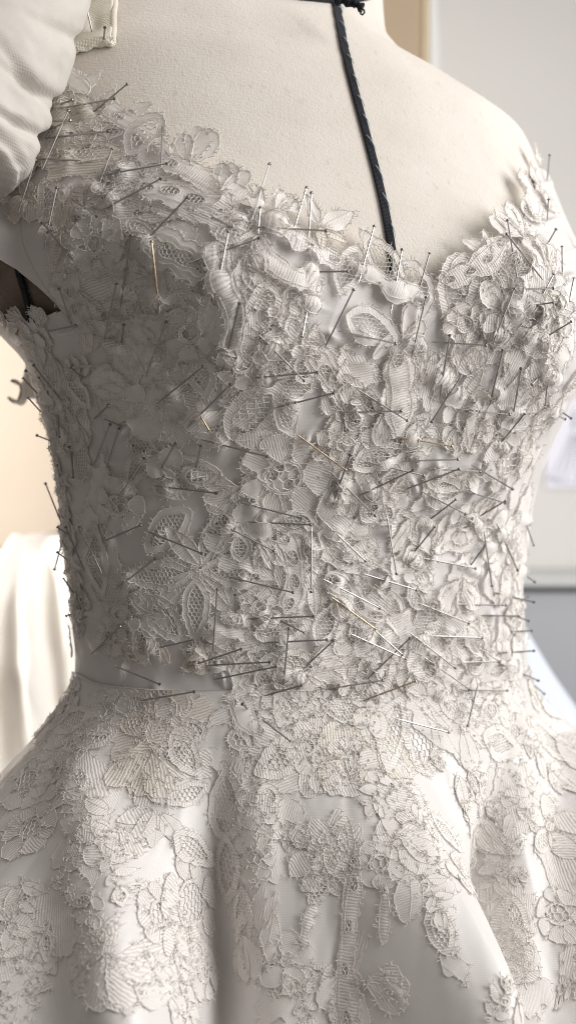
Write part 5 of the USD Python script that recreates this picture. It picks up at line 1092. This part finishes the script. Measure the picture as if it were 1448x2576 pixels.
DESC = {'flower': 'white lace flower', 'leaf': 'netted white lace leaf', 'solid': 'solid white lace leaf', 'spray': 'white lace spray of leaves', 'rose': 'lace rose with honeycomb centre', 'fan': 'ruffled fan of lace', 'net': 'patch of fine lace net', 'strip': 'frayed crumpled lace band', 'patch': 'torn ribbed lace patch'}
items = []
for k, sp in enumerate(BODICE):
    x, y = sp[1], sp[2]
    r = build_motif(sp, SB, SBs, True, .0008 if x < 540 else .0017, '/World', k)
    if r is None: continue
    tag(r[0], cat='lace applique', group='lace appliques pinned to the bodice')
    a = math.radians(sp[4]); kk = .5 * sp[3] if sp[0] in ('leaf', 'solid', 'spray', 'fan') else 0
    d = DESC[sp[0]]
    if len(sp) > 5 and sp[5].get('mat') == 'lace_cream': d = d.replace('white', 'cream').replace('of lace', 'of cream lace')
    if sp[3] >= 130: d = 'large ' + d
    elif sp[3] < 80: d = 'small ' + d
    items.append((r[0], x + kk * math.cos(a), y - kk * math.sin(a), d, area(x + kk * math.cos(a), y - kk * math.sin(a))))
rank_labels(items, '')
for k, sp in enumerate(SKIRT):
    build_motif(sp, SK, SK, False, .00022, str(dress.GetPath()), 5000 + k)

# ------------------------------------------------------------------ the pins themselves
def lathe(prof, n=8):
    prof = np.array(prof, float); th = np.linspace(0, 2 * np.pi, n, endpoint=False)
    V = np.stack([prof[None, :, 0] * np.cos(th)[:, None], prof[None, :, 0] * np.sin(th)[:, None], np.broadcast_to(prof[None, :, 1], (n, len(prof)))], -1).reshape(-1, 3)
    return V, grid_faces(n, len(prof), True)


PL = .030                                  # pin: head at the origin, shaft along -z
PROTO, pin_items = {}, []
for v, br in PINS:
    mid = v.mean(0)
    S = SK if mid[1] > 1765 else SBs
    H, T = v[0], v[-1]
    P, N = S.at(S.loc(*np.stack([H, T]).T))
    dive = len(v) < 3
    h = P[0] + N[0] * .0062; t = P[1] + N[1] * (.0012 if dive else .0040)
    L = np.linalg.norm(t - h)
    name = 'dress_pin'
    key = br
    p = empty(name)
    z = -(t - h) / L; x_ = norm(np.cross([.3, -1, .2], z)); y_ = np.cross(z, x_)
    sc = L / PL
    m = Gf.Matrix4d(*x_, 0, *y_, 0, *(z * sc), 0, *h, 1)
    p.AddTransformOp().Set(m)
    if key not in PROTO:
        obj('shaft', lathe([(0, -PL), (.00022, -PL * .97), (.00042, -PL * .90), (.00042, -.0002)]), 'pin_brass' if br else 'pin_steel', p, 40)
        obj('head', lathe([(0, -.0006), (.00075, -.0004), (.0009, 0), (.0007, .0005), (0, .0007)], 10), 'pin_brass' if br else 'pin_head', p, 50)
        PROTO[key] = p.GetPath()
    else:
        p.GetPrim().GetReferences().AddInternalReference(PROTO[key]); p.GetPrim().SetInstanceable(True)
    d = (H - T) * [1, -1]; an = math.degrees(math.atan2(d[1], d[0]))
    way = 'pointing level' if abs(an) < 15 or abs(an) > 165 else 'standing upright' if 72 < abs(an) < 108 else 'leaning right' if (0 < an < 90 or an < -90) else 'leaning left'
    tip = ', head up' if way == 'standing upright' and an > 0 else ', head down' if way == 'standing upright' else ''
    tag(p, cat='pin', group='dressmaking pins stuck in the lace')
    pin_items.append((p, mid[0], mid[1], ('golden' if br else 'steel') + ' pin ' + way + tip, area(*mid)))
rank_labels(pin_items, '')
for hx, hy, tx, ty in ((472, 155, 474, 190), (385, 210, 350, 222), (556, 237, 528, 228)):
    P, N = BF.at(BF.loc(np.array([hx, tx]) / 2, np.array([hy, ty]) / 2))
    h, t = P[0] + N[0] * .0125, P[1] + N[1] * .003
    L = np.linalg.norm(t - h); z = -(t - h) / L; x_ = norm(np.cross([.3, -1, .2], z)); y_ = np.cross(z, x_)
    p = empty('dress_pin'); p.AddTransformOp().Set(Gf.Matrix4d(*x_, 0, *y_, 0, *(z * L / PL), 0, *h, 1))
    p.GetPrim().GetReferences().AddInternalReference(PROTO[False]); p.GetPrim().SetInstanceable(True)
    tag(p, {472: 'steel pin standing in the middle of the cotton shoulder flap', 385: 'steel pin at the left of the cotton shoulder flap hem', 556: 'steel pin at the lower right corner of the cotton shoulder flap'}[hx], 'pin', 'dressmaking pins holding the shoulder flap')
